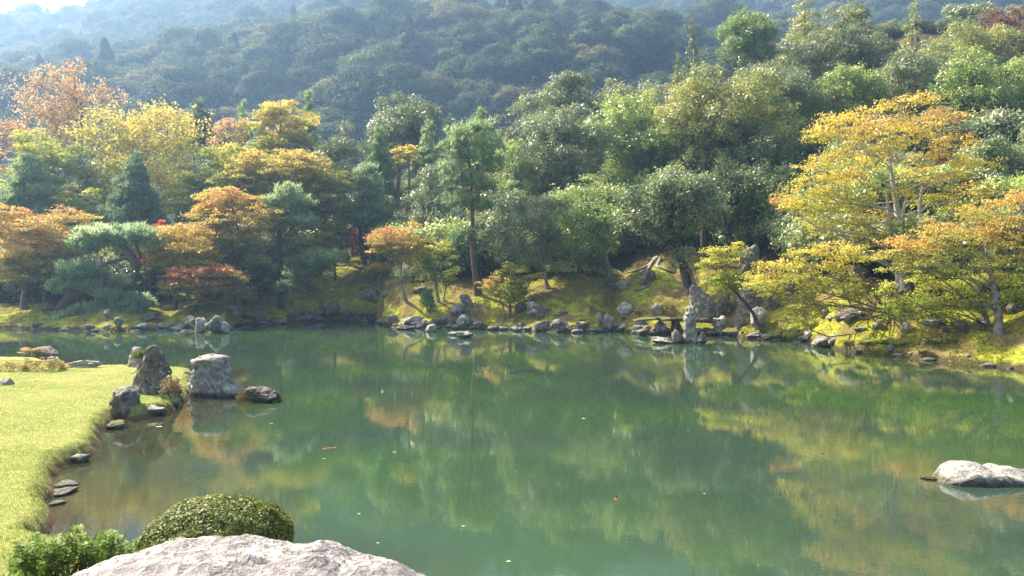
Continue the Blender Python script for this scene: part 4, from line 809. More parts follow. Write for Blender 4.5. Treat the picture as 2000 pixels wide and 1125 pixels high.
# far shore stones
RK = [
 (70, 640, 24, 13, 'rock_brown', 'flat brown stone at the waterline under the orange maple'),
 (92, 607, 34, 13, 'rock_brown', 'low brown boulder on the bank beside the leaning pine trunk'),
 (4, 578, 30, 26, 'rock_dark', 'dark boulder in shade at the left edge of the far bank'),
 (230, 643, 18, 22, 'rock_grey', 'upright grey stone right of the prop pole'),
 (208, 624, 20, 18, 'rock_grey', 'grey stone half hidden under the low pine pad'),
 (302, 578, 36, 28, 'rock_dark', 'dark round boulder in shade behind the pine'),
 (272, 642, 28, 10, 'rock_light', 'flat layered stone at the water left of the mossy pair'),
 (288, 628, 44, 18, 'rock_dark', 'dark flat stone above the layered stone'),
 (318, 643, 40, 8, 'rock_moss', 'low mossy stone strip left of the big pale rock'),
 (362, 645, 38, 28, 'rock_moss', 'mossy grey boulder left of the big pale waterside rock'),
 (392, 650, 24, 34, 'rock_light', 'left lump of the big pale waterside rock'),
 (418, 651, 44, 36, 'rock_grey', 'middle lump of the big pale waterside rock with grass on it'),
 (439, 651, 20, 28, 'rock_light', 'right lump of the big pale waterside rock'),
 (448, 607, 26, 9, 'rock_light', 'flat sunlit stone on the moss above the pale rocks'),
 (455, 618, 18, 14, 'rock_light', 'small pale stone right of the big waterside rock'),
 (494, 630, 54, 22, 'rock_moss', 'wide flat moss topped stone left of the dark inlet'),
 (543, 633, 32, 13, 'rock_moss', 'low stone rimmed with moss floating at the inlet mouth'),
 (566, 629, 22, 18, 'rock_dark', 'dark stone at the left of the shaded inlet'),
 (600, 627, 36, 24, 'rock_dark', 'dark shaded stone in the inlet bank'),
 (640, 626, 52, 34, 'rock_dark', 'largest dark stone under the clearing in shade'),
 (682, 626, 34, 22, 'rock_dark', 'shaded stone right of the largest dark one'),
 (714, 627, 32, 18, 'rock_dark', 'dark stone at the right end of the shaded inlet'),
 (723, 590, 44, 26, 'rock_grey', 'grey boulder sitting on the sunny moss clearing'),
 (752, 582, 20, 10, 'rock_dark', 'low dark stone beside the clearing boulder'),
 (822, 574, 34, 14, 'rock_grey', 'bluish flat boulder behind the pine sapling'),
 (768, 635, 30, 20, 'rock_grey', 'grey stone left of the pale trunk foot'),
 (803, 637, 46, 23, 'rock_light', 'pale rock at the foot of the bent pale trunk'),
 (790, 644, 46, 9, 'rock_brown', 'flat brown stone in the water below the pale trunk'),
 (839, 648, 28, 15, 'rock_light', 'rounded pale stone alone in the water'),
 (893, 618, 38, 27, 'rock_grey', 'grey boulder on the bank left of the tall pine'),
 (912, 600, 30, 26, 'rock_grey', 'upper grey boulder left of the tall pine foot'),
 (855, 634, 28, 15, 'rock_dark', 'dark waterside stone between the pale stones'),
 (878, 632, 26, 20, 'rock_moss', 'mossy waterside stone below the grey boulder'),
 (906, 638, 32, 22, 'rock_light', 'sunlit pale stone at the water left of the tall pine'),
 (886, 655, 28, 7, 'rock_light', 'flat white stone awash left of its twin'),
 (909, 660, 36, 16, 'rock_light', 'bright white stone standing clear in the water'),
 (935, 643, 26, 20, 'rock_moss', 'mossy stone at the foot of the thin dead stem'),
 (962, 645, 24, 9, 'rock_grey', 'small edging stone right of the mossy stone'),
 (984, 645, 20, 9, 'rock_light', 'second edging stone right of the mossy stone'),
 (1010, 647, 24, 9, 'rock_grey', 'edging stone below the small centre maple'),
 (1030, 646, 18, 8, 'rock_light', 'pale edging stone left of the speckled rocks'),
 (1016, 614, 28, 24, 'rock_dark', 'dark upright rock left of the big grey green boulder'),
 (1048, 624, 62, 34, 'rock_grey', 'big smooth grey green boulder on the centre bank'),
 (1097, 618, 28, 12, 'rock_grey', 'flat bluish rock right of the big smooth boulder'),
 (1058, 648, 36, 22, 'rock_moss', 'mossy speckled rock at the centre waterline'),
 (1094, 648, 40, 24, 'rock_grey', 'grey speckled rock at the centre waterline'),
 (1137, 647, 32, 19, 'rock_moss', 'rounded mossy rock right of the speckled ones'),
 (1172, 641, 17, 28, 'rock_grey', 'thin upright stone left of the pale pillar'),
 (1190, 646, 21, 40, 'rock_light', 'pale lumpy pillar stone at the centre right shore'),
 (1223, 619, 38, 29, 'rock_light', 'pale grey angular boulder above the moss ledge'),
 (1222, 624, 26, 7, 'rock_moss', 'orange mossed flat stone under the angular boulder'),
 (1219, 646, 20, 10, 'rock_light', 'small white stone at the water left of the bridge'),
 (1284, 620, 28, 26, 'rock_grey', 'grey boulder standing behind the stone bridge'),
 (1254, 640, 26, 14, 'rock_grey', 'grey support stone under the left bridge end'),
 (1257, 656, 30, 15, 'rock_grey', 'low grey stone in the water before the bridge'),
 (1293, 648, 30, 20, 'rock_light', 'angular pale stone under the bridge'),
 (1320, 650, 24, 22, 'rock_dark', 'dark stone under the bridge beside the standing stone'),
 (1296, 671, 44, 14, 'rock_light', 'flat squared stone left of the standing stone foot'),
 (1326, 671, 26, 28, 'rock_grey', 'lumpy stone leaning on the left of the standing stone'),
 (1371, 672, 20, 24, 'rock_grey', 'small stone at the right foot of the standing stone'),
 (1408, 648, 36, 36, 'rock_light', 'pyramid shaped stone right of the standing stone'),
 (1392, 656, 26, 12, 'rock_dark', 'dark low stone behind the standing stone foot'),
 (1430, 657, 44, 14, 'rock_moss', 'mossy ledge stone below the pyramid stone'),
 (1448, 640, 30, 26, 'rock_brown', 'brown mossy stone right of the pyramid stone'),
 (1484, 642, 46, 42, 'rock_light', 'pale boulder left of the dark leaning trunk'),
 (1478, 661, 42, 11, 'rock_light', 'flat pale slab at the waterline left of the leaning trunk'),
 (1580, 664, 20, 17, 'rock_light', 'white round stone right of the leaning trunk foot'),
 (1614, 678, 58, 28, 'rock_grey', 'rough grey waterside rock right of the white round stone'),
 (1566, 668, 22, 14, 'rock_dark', 'dark stone in the ferns right of the leaning trunk'),
 (1612, 621, 22, 18, 'rock_grey', 'grey stone on the flat moss behind the rough rock'),
 (1623, 628, 20, 9, 'rock_light', 'pale low stone beside the broad flat boulder'),
 (1668, 629, 54, 22, 'rock_grey', 'broad flat topped boulder on the moss terrace'),
 (1642, 628, 22, 14, 'rock_brown', 'brown stone left of the broad boulder'),
 (1684, 646, 36, 7, 'rock_light', 'pale flat stepping stone on the moss terrace'),
 (1718, 644, 24, 13, 'rock_grey', 'grey stone right of the stepping stone'),
 (1772, 654, 20, 22, 'rock_light', 'pale stump like stone under the drooping maple'),
 (1775, 578, 34, 26, 'rock_grey', 'grey boulder in the shadow under the big yellow maple'),
 (1828, 640, 44, 20, 'rock_light', 'pale sunlit rock under the green drooping maple'),
 (1877, 642, 32, 18, 'rock_light', 'second pale rock under the green drooping maple'),
 (1853, 648, 26, 10, 'rock_grey', 'low grey stone between the two pale rocks'),
 (1922, 637, 28, 12, 'rock_light', 'flat pale rock left of the right edge trunk'),
 (1980, 613, 22, 22, 'rock_grey', 'grey boulder behind the trunk at the right edge'),
 (1222, 564, 36, 20, 'rock_light', 'pale boulder on the moss slope by the slanting trunk'),
 (1266, 554, 38, 36, 'rock_grey', 'grey boulder gripped by tree roots on the slope'),
 (1682, 548, 42, 30, 'rock_grey', 'bluish boulder behind the cascading yellow maple'),
 (1640, 560, 30, 20, 'rock_dark', 'dark boulder left of the bluish one under the yellow leaves'),
]
for q in RK: rock(q[0], q[1], q[2], q[3], q[4], q[5], 4 if q[2] > 26 else 3)
# fall stones (dry waterfall) climbing the slope
FS = [
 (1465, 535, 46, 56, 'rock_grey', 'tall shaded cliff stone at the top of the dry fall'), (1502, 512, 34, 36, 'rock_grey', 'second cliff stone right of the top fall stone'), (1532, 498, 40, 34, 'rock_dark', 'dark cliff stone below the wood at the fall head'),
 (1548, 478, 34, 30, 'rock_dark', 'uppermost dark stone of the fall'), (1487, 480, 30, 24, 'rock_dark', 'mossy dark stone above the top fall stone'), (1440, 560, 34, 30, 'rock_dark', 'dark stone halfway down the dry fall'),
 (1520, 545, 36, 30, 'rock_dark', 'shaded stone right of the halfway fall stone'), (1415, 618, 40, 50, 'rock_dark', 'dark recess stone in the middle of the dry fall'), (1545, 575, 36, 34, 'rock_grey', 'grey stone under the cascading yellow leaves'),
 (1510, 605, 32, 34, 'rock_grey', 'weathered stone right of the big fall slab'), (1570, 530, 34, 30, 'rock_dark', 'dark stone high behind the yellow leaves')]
for q in FS: rock(q[0], q[1], q[2], q[3], q[4], q[5], 4, deep=.7, flat=.6)
rock(1374, 627, 64, 70, 'rock_grey', 'great rounded upright boulder behind the pointed standing stone', 5, seed=4242, amp=.14, flat=.5)
g = hit(1467, 616)
stone_profile([(556, 1452, 1470), (566, 1447, 1482), (585, 1444, 1492), (612, 1442, 1494)], g[1], 'rock_grey', 'tall grey slab of the dry fall right of the great boulder', .9, 22, z_extra=.5)
stone_profile([(594, 1350, 1356), (602, 1342, 1360), (620, 1339, 1361), (645, 1337, 1362), (660, 1336, 1364), (672, 1335, 1366)], Yw(671), 'rock_light', 'pointed grey standing stone rising from the water before the bridge', .55, 23, z_extra=.5, amp=.05)
# rubble too small to pick apart along the waterline
rr2 = np.random.default_rng(55); d2, F2 = ico(2); VV = []; FF = []; n_ = 0
for i in range(900):
    u = rr2.uniform(-.66, .66); pxr = 1000 + u * F
    if rr2.random() > np.interp(pxr, [0, 240, 300, 430, 480, 740, 770, 950, 1300, 1560, 1640, 2000], [.08, .2, .4, .5, .2, .2, .6, .35, .5, .4, .1, .05]): continue
    s_ = rr2.normal() * .22 + .05; Y = float(Ys(u)) + s_; x = u * Y; q = rr2.uniform(.06, .24); zz = max(float(ground(x, Y)), -.08)
    v = d2 * facet(d2, 1000 + i, 9)[:, None] * q * np.array([1.3, 1, .7]) * rr2.uniform(.7, 1.2, 3) + (x, Y, zz); VV.append(v); FF.append(F2 + n_); n_ += len(v)
tag(link('shore_rubble', mesh_np('shore_rubble', np.concatenate(VV), np.concatenate(FF), M['rock_grey'])), 'small rubble stones lining the far waterline', None, None, 'stuff')
# stone bridge
def slab(xa, xb, py, th, Y, depth, label, seed):
    d, Fc = ico(5); k = Y / F; a, b_ = (xa - 1000) * k, (xb - 1000) * k; q = np.sign(d) * np.abs(d) ** .35; V = q * np.array([(b_ - a) / 2, depth / 2, th * k / 2]); V[:, 2] += .09 * fbm(V[:, 0] * 1.6 + seed, V[:, 1] * 2, 0, 3); V[:, 1] += .06 * fbm(V[:, 0] * 1.5, seed, 0, 3)
    return rock_obj(V, Fc, 'rock_moss', label, ((a + b_) / 2, Y + depth / 2, CZ - (py - HZ) * k), 'bridge_slab', 'stone slab')
yb = Yw(655)
slab(1240, 1292, 625, 4, yb + .1, .9, 'left slab of the flat stone bridge', 1); slab(1288, 1352, 626, 6, yb, .9, 'middle slab of the flat stone bridge behind the standing stone', 2); slab(1356, 1420, 628, 6, yb - .1, .9, 'right slab of the flat stone bridge', 3)

# ------------------------------------------------------------------ shrubs, ferns, grasses
def dome_shrub(label, c, rad, pal, seed, size, dens, name='azalea_shrub', sub=None, stems=True, kind='shrub', lob=None, quad=True):
    root = empty(name, c); tag(root, label, 'shrub'); L = np.array([(0, 0, 0, *rad)] if lob is None else lob, float)
    me, tw = crown_mesh(name + '_foliage', kind, L, size, dens, pal, seed, quad, .5); link('foliage', me, root)
    if stems:
        T = Tubes(); r = np.random.default_rng(seed)
        for (cc, subs) in tw:
            for s_ in subs[:26]: T.add(curve((r.uniform(-.12, .12) * rad[0], r.uniform(-.12, .12) * rad[1], -rad[2] * .45 if lob is None else -.2), s_, 0, 5, .08, r), np.linspace(.012, .003, 5), 4)
        link('stems', T.mesh(name + '_stems', M['bark_dark']), root)
    return root
# clipped dome in the foreground: dense leaf skin over an inner leaf mass
Yd = 6.1; c = at(427, 1055, Yd); c[2] = 1.02
R3 = np.array([.545, .5, CZ - (973 - HZ) / F * Yd - 1.02])
def clipped(label, c, R3, seed, n, size, pal):
    r = np.random.default_rng(seed); root = empty('azalea_shrub', c); tag(root, label, 'shrub')
    d = norm(r.normal(size=(n, 3))); d[:, 2] = np.where(d[:, 2] < -.5, -d[:, 2], d[:, 2])
    bumpy = 1 + .045 * fbm(d[:, 0] * 4, d[:, 1] * 4, d[:, 2] * 4 + seed, 3); lay = 1 - np.abs(r.normal(size=n)) * .05
    p = d * (bumpy * lay)[:, None] * R3; nn = d * .8 + r.normal(size=(n, 3)) * .5 + np.array([0, 0, .3])
    V, Fc = leaf_tris(p, nn, size, .27, True, r); hue = np.clip(.45 + .25 * vnoise(d[:, 0] * 5, d[:, 1] * 5, d[:, 2] * 5) + r.normal(size=n) * .2, 0, 1)
    link('foliage', mesh_np('clipped_foliage', V, Fc, pmat(pal), {'hue': ('FACE', hue), 'val': ('FACE', r.uniform(.75, 1.2, n))}), root)
    T = Tubes()
    for i in range(60):
        e = d[i] * R3 * .92; T.add(curve((0, 0, -R3[2] * .9), e, 0, 6, .05, r), np.linspace(.014, .004, 6), 4)
    link('stems', T.mesh('stems', M['bark_dark']), root); return root
clipped('clipped round azalea dome behind the big foreground boulder', c, R3, 5, 24000, .028, 'azalea')
# loose leafy azalea left of the boulder
r = np.random.default_rng(9); Yz = 6.0; root = empty('azalea_shrub', at(140, 1120, Yz)); tag(root, 'loose bright leafed azalea left of the foreground boulder', 'shrub'); o0 = at(140, 1120, Yz)
tips = []
for i in range(230):
    px = r.uniform(22, 272); prof = np.interp(px, [20, 50, 100, 150, 200, 250, 275], [1062, 1035, 1024, 1020, 1024, 1028, 1052]); py = prof + 16 * vnoise(px / 14., 3) + 20 + abs(r.normal()) * 36
    tips.append(at(px, min(py, 1150), Yz + r.uniform(-.35, .45)) - o0)
tips = np.array(tips); T = Tubes(); C = []; Nn = []; Hh = []
for t_ in tips:
    T.add(curve((r.uniform(-.08, .08) + t_[0] * .25, r.uniform(-.05, .05), -.38), t_, 0, 5, .08, r), np.linspace(.008, .002, 5), 3)
    for j in range(3):
        cc = t_ + r.normal(size=3) * (.0, .0, .0) - np.array([0, 0, j * .02]); k = 7; a = np.arange(k) / k * 6.283 + r.uniform(0, 6)
        dd = np.stack([np.cos(a), np.sin(a), np.full(k, .55 - .25 * j)], 1); C.append(cc + dd * .021); Nn.append(np.stack([-np.cos(a) * .5, -np.sin(a) * .5, np.ones(k)], 1)); Hh.append(np.full(k, r.uniform(.2, .9)))
    if r.random() < .8:
        k = 10; C.append(t_ * np.array([1, 1, 1]) + r.normal(size=(k, 3)) * .045 - np.array([0, 0, .06])); Nn.append(r.normal(size=(k, 3)) + np.array([0, 0, .6])); Hh.append(r.uniform(0, .6, k))
C = np.concatenate(C); V, Fc = leaf_tris(C, np.concatenate(Nn), .044, .2, True, r); Hh = np.concatenate(Hh)
link('foliage', mesh_np('azalea_leaves', V, Fc, pmat('azalea_leaf'), {'hue': ('FACE', Hh), 'val': ('FACE', r.uniform(1.0, 1.7, len(Fc)))}), root); link('stems', T.mesh('stems', M['bark_dark']), root)
# low shrubs on the far end of the lawn
for px, py, w_, h_, l_ in [(85, 722, 40, 17, 'low spreading shrub with yellowish tips left of the long flat rock'), (20, 725, 34, 14, 'low brownish shrub at the left frame edge behind the lawn'), (116, 717, 18, 13, 'small shrub touching the long flat rock'), (52, 716, 26, 12, 'low green shrub between the two larger ones')]:
    Y = Yl(py + h_ * .6); c = at(px, py, Y); k = Y / F; dome_shrub(l_, c, (w_ * k, w_ * k * .6, h_ * k), 'azalea_dry', int(px), .06, 420, stems=True)
c = at(334, 765, Yl(790)); k = c[1] / F
dome_shrub('dry brown green shrub growing down the right of the moss capped stone', c, (17 * k, 18 * k, 30 * k), 'dry', 61, .04, 1000, name='dry_shrub')
c = at(262, 735, Yl(735)); dome_shrub('small green tuft between the pale and moss capped stones', c, (12 * k, 12 * k, 14 * k), 'lightgreen', 62, .05, 700, name='leafy_shrub')
# dry moss on the islet
def blades(name, label, pts, L, wd, pal, seed, cat='grass', kind=None, spread=.5, hue=(0, 1), group=None, droop=.0):
    r = np.random.default_rng(seed); N = len(pts); d = norm(np.stack([r.normal(size=N) * spread, r.normal(size=N) * spread, np.ones(N)], 1)); s_ = norm(np.cross(d, r.normal(size=(N, 3)))); Ln = (L * r.uniform(.5, 1.3, N))[:, None]
    o = pts.mean(0); p = pts - o
    V = np.stack([p - s_ * wd, p + s_ * wd, p + d * Ln], 1).reshape(-1, 3)
    ob = link(name, mesh_np(name, V, np.arange(3 * N).reshape(-1, 3), pmat(pal), {'hue': ('FACE', r.uniform(hue[0], hue[1], N)), 'val': ('FACE', r.uniform(.75, 1.25, N))}), None, tuple(o)); tag(ob, label, cat, group, kind); return ob
def ring_pts(px, py, w_, h_, Y, n, seed, dep=.6):
    r = np.random.default_rng(seed); k = Y / F; c = at(px, py, Y); a = r.uniform(0, 6.283, n); q = np.sqrt(r.uniform(.25, 1, n))
    return np.stack([c[0] + np.cos(a) * q * w_ / 2 * k, c[1] + np.sin(a) * q * w_ / 2 * k * dep, c[2] + np.sqrt(1 - np.clip(q ** 2, 0, .98)) * h_ * k], 1)
blades('dry_moss', 'reddish dry moss skirt round the low islet rock', ring_pts(505, 782, 84, 20, Yw(786) + .35, 5200, 1), .09, .006, 'dry', 3, 'moss', spread=.8)
blades('moss_cap', 'brown green moss growing on top of the upright lawn stone', ring_pts(285, 702, 46, 15, Yl(775) + .33, 3000, 2), .07, .008, 'azalea', 4, 'moss', spread=1.)
# orange fern
def fern(label, px, py, Y, n, L, pal, seed, name='fern', hue=(0, 1)):
    r = np.random.default_rng(seed); o = at(px, py, Y); V = []; k = 0
    for i in range(n):
        a = r.uniform(0, 6.283); ln = L * r.uniform(.6, 1.1); t = np.linspace(.1, 1, 14)
        x = t * ln * .8; z = ln * (.75 * t - .55 * t * t) + .02
        for j in range(14):
            w_ = .26 * ln * (1 - t[j]) ** .7 + .01
            for s_ in (-1, 1):
                p = np.array([math.cos(a) * x[j], math.sin(a) * x[j], z[j]]); sd = np.array([-math.sin(a), math.cos(a), -.15]) * s_ * w_; f = np.array([math.cos(a), math.sin(a), .1]) * ln * .03
                V += [p - f, p + f, p + sd + f * 1.5]
    V = np.array(V); nf = len(V) // 3
    ob = link(name, mesh_np(name, V, np.arange(len(V)).reshape(-1, 3), pmat(pal), {'hue': ('FACE', r.uniform(hue[0], hue[1], nf)), 'val': ('FACE', r.uniform(.8, 1.2, nf))}), None, tuple(o)); tag(ob, label, 'fern')
fern('orange dried fern lying over the brown rock on the lawn point', 62, 690, Yl(712) - .1, 22, .5, 'maple_orange', 5, hue=(.5, 1))
fern('orange fern fronds hanging at the left of the brown rock', 50, 694, Yl(712) - .25, 14, .42, 'maple_gold', 6, hue=(.4, 1))
# sedges and ferns by the right bank
for i, (px, py, n, l_) in enumerate([(1655, 672, 26, 'green fern clump above the moss ledge, leftmost'), (1690, 674, 26, 'green fern clump in the middle of the moss ledge'), (1722, 672, 24, 'green fern clump right of the middle one'), (1752, 676, 22, 'green fern clump below the stump like stone'), (1560, 658, 20, 'fern clump beside the leaning trunk foot'), (1800, 690, 20, 'small fern clump at the right moss bank'), (1135, 628, 16, 'small fern above the rounded mossy rock'), (900, 612, 14, 'fern growing between the two grey boulders'), (1248, 612, 12, 'dark fern near the left bridge end'), (1590, 640, 16, 'fern tuft left of the broad boulder')]):
    g = hit(px, py); fern(l_, px, py, g[1], n, .55, 'lightgreen', 40 + i, hue=(.2, .9))
for i, (px, py, hw, hh, pal, l_) in enumerate([(640, 612, 34, 10, 'azalea', 'low dark shrub over the shaded inlet stones'), (700, 612, 36, 13, 'azalea', 'trailing shrub right of the inlet stones'), (725, 622, 14, 9, 'azalea_dry', 'dry yellowish shrub at the inlet corner'), (757, 628, 16, 10, 'azalea', 'small round shrub left of the pale trunk foot'), (1545, 655, 26, 13, 'azalea', 'dark low shrub right of the leaning trunk foot'),
        (1185, 535, 26, 10, 'lightgreen', 'low leafy shrub by the slanting trunk'), (1120, 640, 14, 6, 'azalea_dry', 'yellow mossy cushion between the centre rocks'), (1085, 480, 40, 22, 'camellia', 'glossy shrub under the grey green oak'), (1300, 600, 16, 8, 'azalea', 'small dark shrub behind the bridge slab'), (1700, 600, 30, 14, 'azalea', 'shaded shrub on the terrace under the yellow maple'), (420, 636, 14, 8, 'lightgreen', 'grass tuft growing on the big pale waterside rock'),
        (1840, 665, 30, 10, 'azalea', 'mossy cushion shrub below the pale sunlit rocks'), (980, 470, 46, 40, 'lightgreen', 'light green bush right of the tall pine stem'), (1110, 530, 44, 24, 'camellia', 'silvery low bush left of the slanting trunk'), (700, 500, 40, 14, 'evergreen', 'dark bush at the back of the moss clearing'), (800, 540, 36, 22, 'evergreen', 'shaded bush between the pale trunk and the lime maple'), (870, 515, 44, 24, 'lightgreen', 'mid green bush behind the lime maple')]):
    g = hit(px, py + hh); k = g[1] / F; c = at(px, py, g[1] + hw * k * .4); dome_shrub(l_, c, (hw * k, hw * k * .8, hh * k), pal, 300 + i, .11, 110, stems=False, quad=False, kind='round' if hh > 15 else 'shrub', name='low_shrub')

# lawn grass blades
r = np.random.default_rng(21); n = 190000
uu = r.uniform(-.66, -.36, n); yy = 7.0 + 18.5 * r.uniform(0, 1, n) ** 1.25; xx = uu * yy
sd = lawn_sd(xx, yy); k = sd > -.02; xx, yy = xx[k], yy[k]; zz = lawn_z(xx, yy); k = zz > .08; pts = np.stack([xx, yy, zz - .01], 1)[k]
hn = .5 + .5 * fbm(pts[:, 0] * .9, pts[:, 1] * .9, 0, 4)
lawn_leaf = ((.14, .22, .045), (.26, .31, .09), (.44, .42, .20)); PAL['lawn'] = lawn_leaf
d = norm(np.stack([r.normal(size=len(pts)) * .5, r.normal(size=len(pts)) * .5, np.ones(len(pts))], 1)); s_ = norm(np.cross(d, r.normal(size=(len(pts), 3))))
Lb = (.032 * r.uniform(.5, 1.3, len(pts)))[:, None]; wb = (.0028 + .0002 * pts[:, 1:2])
V = np.stack([pts - s_ * wb, pts + s_ * wb, pts + d * Lb], 1).reshape(-1, 3)
link('lawn_grass', mesh_np('lawn_grass', V, np.arange(len(V)).reshape(-1, 3), pmat('lawn'), {'hue': ('FACE', np.clip(hn * 1.0 - .05 + r.normal(size=len(pts)) * .2, 0, 1)), 'val': ('FACE', r.uniform(.75, 1.2, len(pts)))}))['kind'] = 'stuff'
bpy.data.objects['lawn_grass']['label'] = 'short yellow green grass on the lawn point'
# moss and weeds on the far bank: small tufts following the ground
n = 60000; uu = r.uniform(-.66, .66, n); ssx = 12 * r.uniform(0, 1, n) ** 1.5 + .05; yy = Ys(uu) + ssx; xx = uu * yy; pts = np.stack([xx, yy, ground(xx, yy) - .02], 1)
pn = fbm(xx * .7, yy * .7, 3, 3); k = pn > -.15; pts = pts[k]; pn = pn[k]
PAL['moss'] = ((.09, .13, .02), (.28, .31, .03), (.46, .42, .06))
d = norm(np.stack([r.normal(size=len(pts)), r.normal(size=len(pts)), np.ones(len(pts))], 1)); s_ = norm(np.cross(d, r.normal(size=(len(pts), 3)))); Lb = (.09 * r.uniform(.4, 1.4, len(pts)))[:, None]
V = np.stack([pts - s_ * .035, pts + s_ * .035, pts + d * Lb], 1).reshape(-1, 3)
link('moss_tufts', mesh_np('moss_tufts', V, np.arange(len(V)).reshape(-1, 3), pmat('moss'), {'hue': ('FACE', np.clip(.4 + pn * .5 + r.normal(size=len(pts)) * .15, 0, 1)), 'val': ('FACE', r.uniform(.7, 1.2, len(pts)))}))['kind'] = 'stuff'
bpy.data.objects['moss_tufts']['label'] = 'moss and small weeds covering the far bank'

# small fallen leaves on the lawn and the moss
nl = 2600; uu = r.uniform(-.66, .66, nl); onl = r.random(nl) < .25; yy = np.where(onl, 8 + 16 * r.random(nl), Ys(uu) + .3 + 9 * r.random(nl)); uu = np.where(onl, r.uniform(-.66, -.38, nl), uu); xx = uu * yy
zz = np.where(onl, lawn_z(xx, yy) + .035, ground(xx, yy) + .03); k = ~onl | (lawn_sd(xx, yy) > .2); C = np.stack([xx, yy, zz], 1)[k]; sz = np.where(onl, .03, .07)[k]
V, Fc = leaf_tris(C, np.array([0, 0, 1.]) + r.normal(size=C.shape) * .3, sz, .4, True, r)
tag(link('leaf_litter', mesh_np('leaf_litter', V, Fc, pmat('maple_rust'), {'hue': ('FACE', r.uniform(.2, 1, len(Fc))), 'val': ('FACE', r.uniform(.6, 1.2, len(Fc)))})), 'small fallen autumn leaves lying on lawn and moss', None, None, 'stuff')

# roots on the slope, dead stems
o = hit(1275, 520); RT = empty('root_stump', tuple(o)); tag(RT, 'pale bare roots spreading over the shaded moss slope', 'root')
for pa in [[(1285, 505), (1268, 520), (1245, 530), (1225, 534)], [(1290, 508), (1282, 522), (1300, 530), (1320, 533)], [(1280, 505), (1262, 535), (1250, 545)], [(1240, 572), (1255, 566), (1270, 560)]]:
    pp = []
    for x, y in pa: h = hit(x, y); pp.append(h - o + (0, 0, .05))
    T = Tubes(); T.add(np.array(pp), np.linspace(.13, .04, len(pp)), 6); link('root', T.mesh('root', M['bark_pale']), RT)
for px, py, top, l_ in [(925, 622, 588, 'thin dead stem beside the tall pine foot'), (558, 596, 552, 'short bare stub with a few needles by the thin pine')]:
    g = hit(px, py); T = Tubes(); T.add(curve((0, 0, -.1), (.08, 0, (py - top) / F * g[1]), 0, 6, .05), np.linspace(.06, .025, 6), 6); tag(link('dead_stem', T.mesh('dead_stem', M['bark_pale']), None, tuple(g)), l_, 'stem')

# dark stemmed trees standing in the wood on the right
for px, py, top, hw, l_ in [(1388, 520, 330, 45, 'slim dark stemmed tree in the shaded wood, leftmost of the row'), (1418, 505, 300, 45, 'dark stemmed tree second in the shaded row above the fall'), (1440, 500, 340, 40, 'dark stemmed tree close beside the second one'), (1466, 492, 320, 45, 'dark stemmed tree above the top fall stone'), (1525, 470, 300, 50, 'dark stemmed tree left behind the big yellow maple')]:
    TT('evergreen_tree', 'tree', l_, 'round', px, top, 425, hw, (px, py), 'evergreen_dark', n=9, dens=30, size=.17, bark='bark_dark', trunk_r=.2, twig=False)
# undergrowth of the wood: shrubs copied from three shared bushes
bushes = []
for k, (pal, l_) in enumerate([('evergreen', 'dark shrub'), ('camellia', 'silvery green shrub'), ('lightgreen', 'light green shrub')]):
    rb = np.random.default_rng(60 + k); L = [(0, 0, .9, 1.3, 1.3, .9)] + [(math.cos(a) * .9, math.sin(a) * .9, rb.uniform(.6, 1.5), .7, .7, .6) for a in np.arange(7) * .9]
    bushes.append(dome_shrub(l_ + ' of the undergrowth on the shaded wood floor', (0, 0, 0), (1, 1, 1), pal, 600 + k, .18, 55, kind='round', lob=L, name='undergrowth_shrub', quad=False))
rb = np.random.default_rng(8); first = [True] * 3
for i in range(296):
    px = rb.uniform(-80, 2080); u = (px - 1000) / F; w0 = float(np.interp(u, _uu(np.array([-100, 400, 600, 740, 800, 1150, 1300, 1500, 1650, 2100])), [7.5, 7.5, 12.5, 13, 7.5, 8, 10.5, 8.5, 7.2, 7.5]))
    s_ = w0 + 26 * rb.random() ** 2.2; Y = float(Ys(u)) + s_; x = u * Y; k = int(rb.integers(0, 3)); o = bushes[k]
    if not first[k]: o = copy_tree(o)
    first[k] = False
    o.location = (x, Y, float(ground(x, Y)) - .2); q = rb.uniform(.8, 1.5); o.scale = (q, q, q * rb.uniform(.8, 1.3)); o.rotation_euler.z = rb.uniform(0, 6.28); o['group'] = 'undergrowth shrubs in the shaded wood'

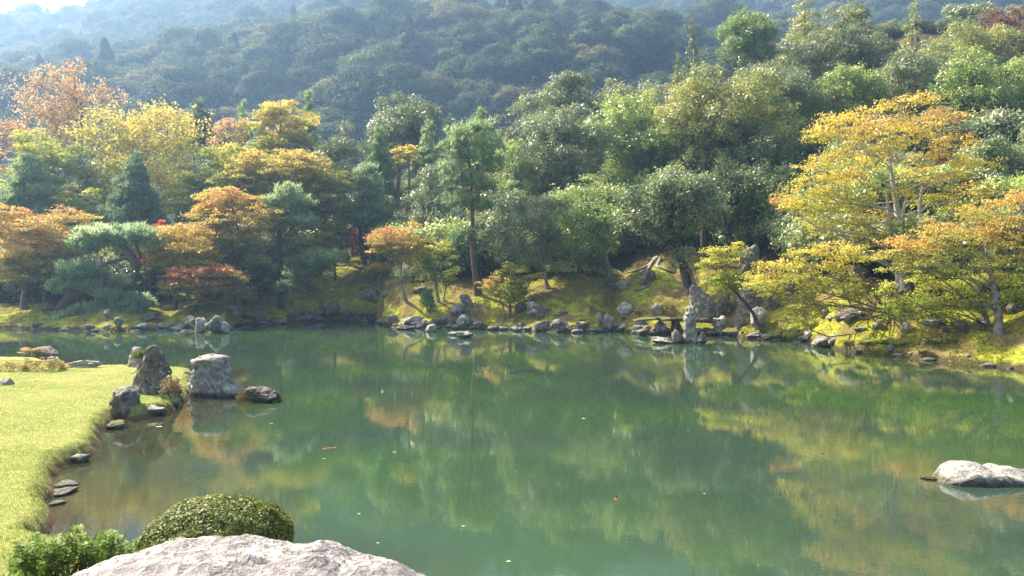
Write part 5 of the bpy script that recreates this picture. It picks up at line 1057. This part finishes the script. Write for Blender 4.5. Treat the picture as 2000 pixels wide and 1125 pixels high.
# ------------------------------------------------------------------ fish, floating leaves
def simple_mat(name, c, rough=.5): m = NT(name); return m.done(m.pbr(c, rough, .4).outputs[0])
def carp(label, px, py, L, ang, col, z=-.05):
    Y = Yw(py); c = at(px, py, Y); c[2] = z; k = 15; t = np.linspace(0, 1, k); T = Tubes(); bend = .10 * np.sin(t * 3.1)
    pts = np.stack([(t - .5) * L, bend * L, t * 0], 1); rad = L * .105 * np.sqrt(np.clip(np.sin(math.pi * np.clip(t * .93 + .03, 0, 1)), .02, 1)) * (1 - .45 * t)
    T.add(pts, rad, 10); root = empty('koi_carp', tuple(c)); root.rotation_euler.z = ang; tag(root, label, 'fish')
    m_ = simple_mat('carp_' + label.split()[0], col); link('body', T.mesh('carp_body', m_), root)
    e = pts[-1]; tail = [(e[0] - .01, e[1], 0.01), (e[0] + L * .17, e[1] + L * .10, .0), (e[0] + L * .10, e[1] + .01, .012), (e[0] + L * .17, e[1] - L * .06, .0)]
    link('tail_fin', mesh_np('tail', tail, [(0, 1, 2), (0, 2, 3)], m_), root)
    for s_ in (-1, 1):
        b_ = pts[4]; link('pectoral_fin', mesh_np('fin', [(b_[0], b_[1] + s_ * L * .07, 0), (b_[0] + L * .09, b_[1] + s_ * L * .19, -.01), (b_[0] + L * .10, b_[1] + s_ * L * .08, 0)], [(0, 1, 2)], m_), root)
    b_ = pts[6]; link('dorsal_fin', mesh_np('dorsal', [(b_[0] - L * .1, b_[1], L * .08), (b_[0], b_[1], L * .13), (b_[0] + L * .18, b_[1] + .01, L * .05)], [(0, 1, 2)], m_), root)
carp('white koi just under the surface near the left lawn edge', 375, 929, .62, math.radians(70), (.85, .82, .70), -.058)
carp('brownish koi swimming near the middle of the near water', 1216, 972, .66, math.radians(62), (.55, .22, .05), -.052)
carp('red orange koi breaking the surface left of centre', 641, 876, .21, math.radians(35), (.80, .20, .10), -.004)
carp('dark koi shadowy under the yellow reflection at right', 1600, 884, .75, math.radians(170), (.03, .03, .02), -.085)
lm = simple_mat('fallen_leaf', (.72, .62, .38))
for px, py, s_, l_ in [(905, 1029, .035, 'tiny floating leaf left of the centre of the near water'), (993, 1098, .04, 'floating leaf nearest the bottom edge'), (701, 1005, .035, 'floating leaf above the boulder tip'), (738, 1062, .03, 'floating leaf right beside the boulder tip'), (1140, 818, .07, 'pale floating leaf in the middle of the pond'), (770, 884, .05, 'floating leaf right of the red koi'), (310, 834, .10, 'pale leaf floating near the dark speckled rock'), (1376, 965, .03, 'floating leaf right of the brownish koi'), (632, 897, .04, 'pale leaf just below the red koi'), (530, 828, .05, 'floating leaf below the mossy islet')]:
    c = at(px, py, Yw(py)); c[2] = .006; s_ *= .75; tag(link('fallen_leaf', mesh_np('fallen_leaf', [(-s_, 0, 0), (0, s_ * .5, .006), (s_, 0, .003), (0, -s_ * .5, .006)], [(0, 1, 2), (0, 2, 3)], lm), None, tuple(c)), l_, 'leaf')
c = at(1110, 1118, Yw(1118)); T = Tubes(); T.add([(0, 0, -.2), (-.01, 0, .05), (-.04, 0, .16)], [.004, .003, .001], 4)
tag(link('reed_stem', T.mesh('reed_stem', simple_mat('reed', (.3, .34, .12))), None, (c[0], c[1], 0)), 'single thin reed standing in the water at the bottom', 'reed')
print('tris', sum(len(m.loops) - 2 * len(m.polygons) for m in bpy.data.meshes))
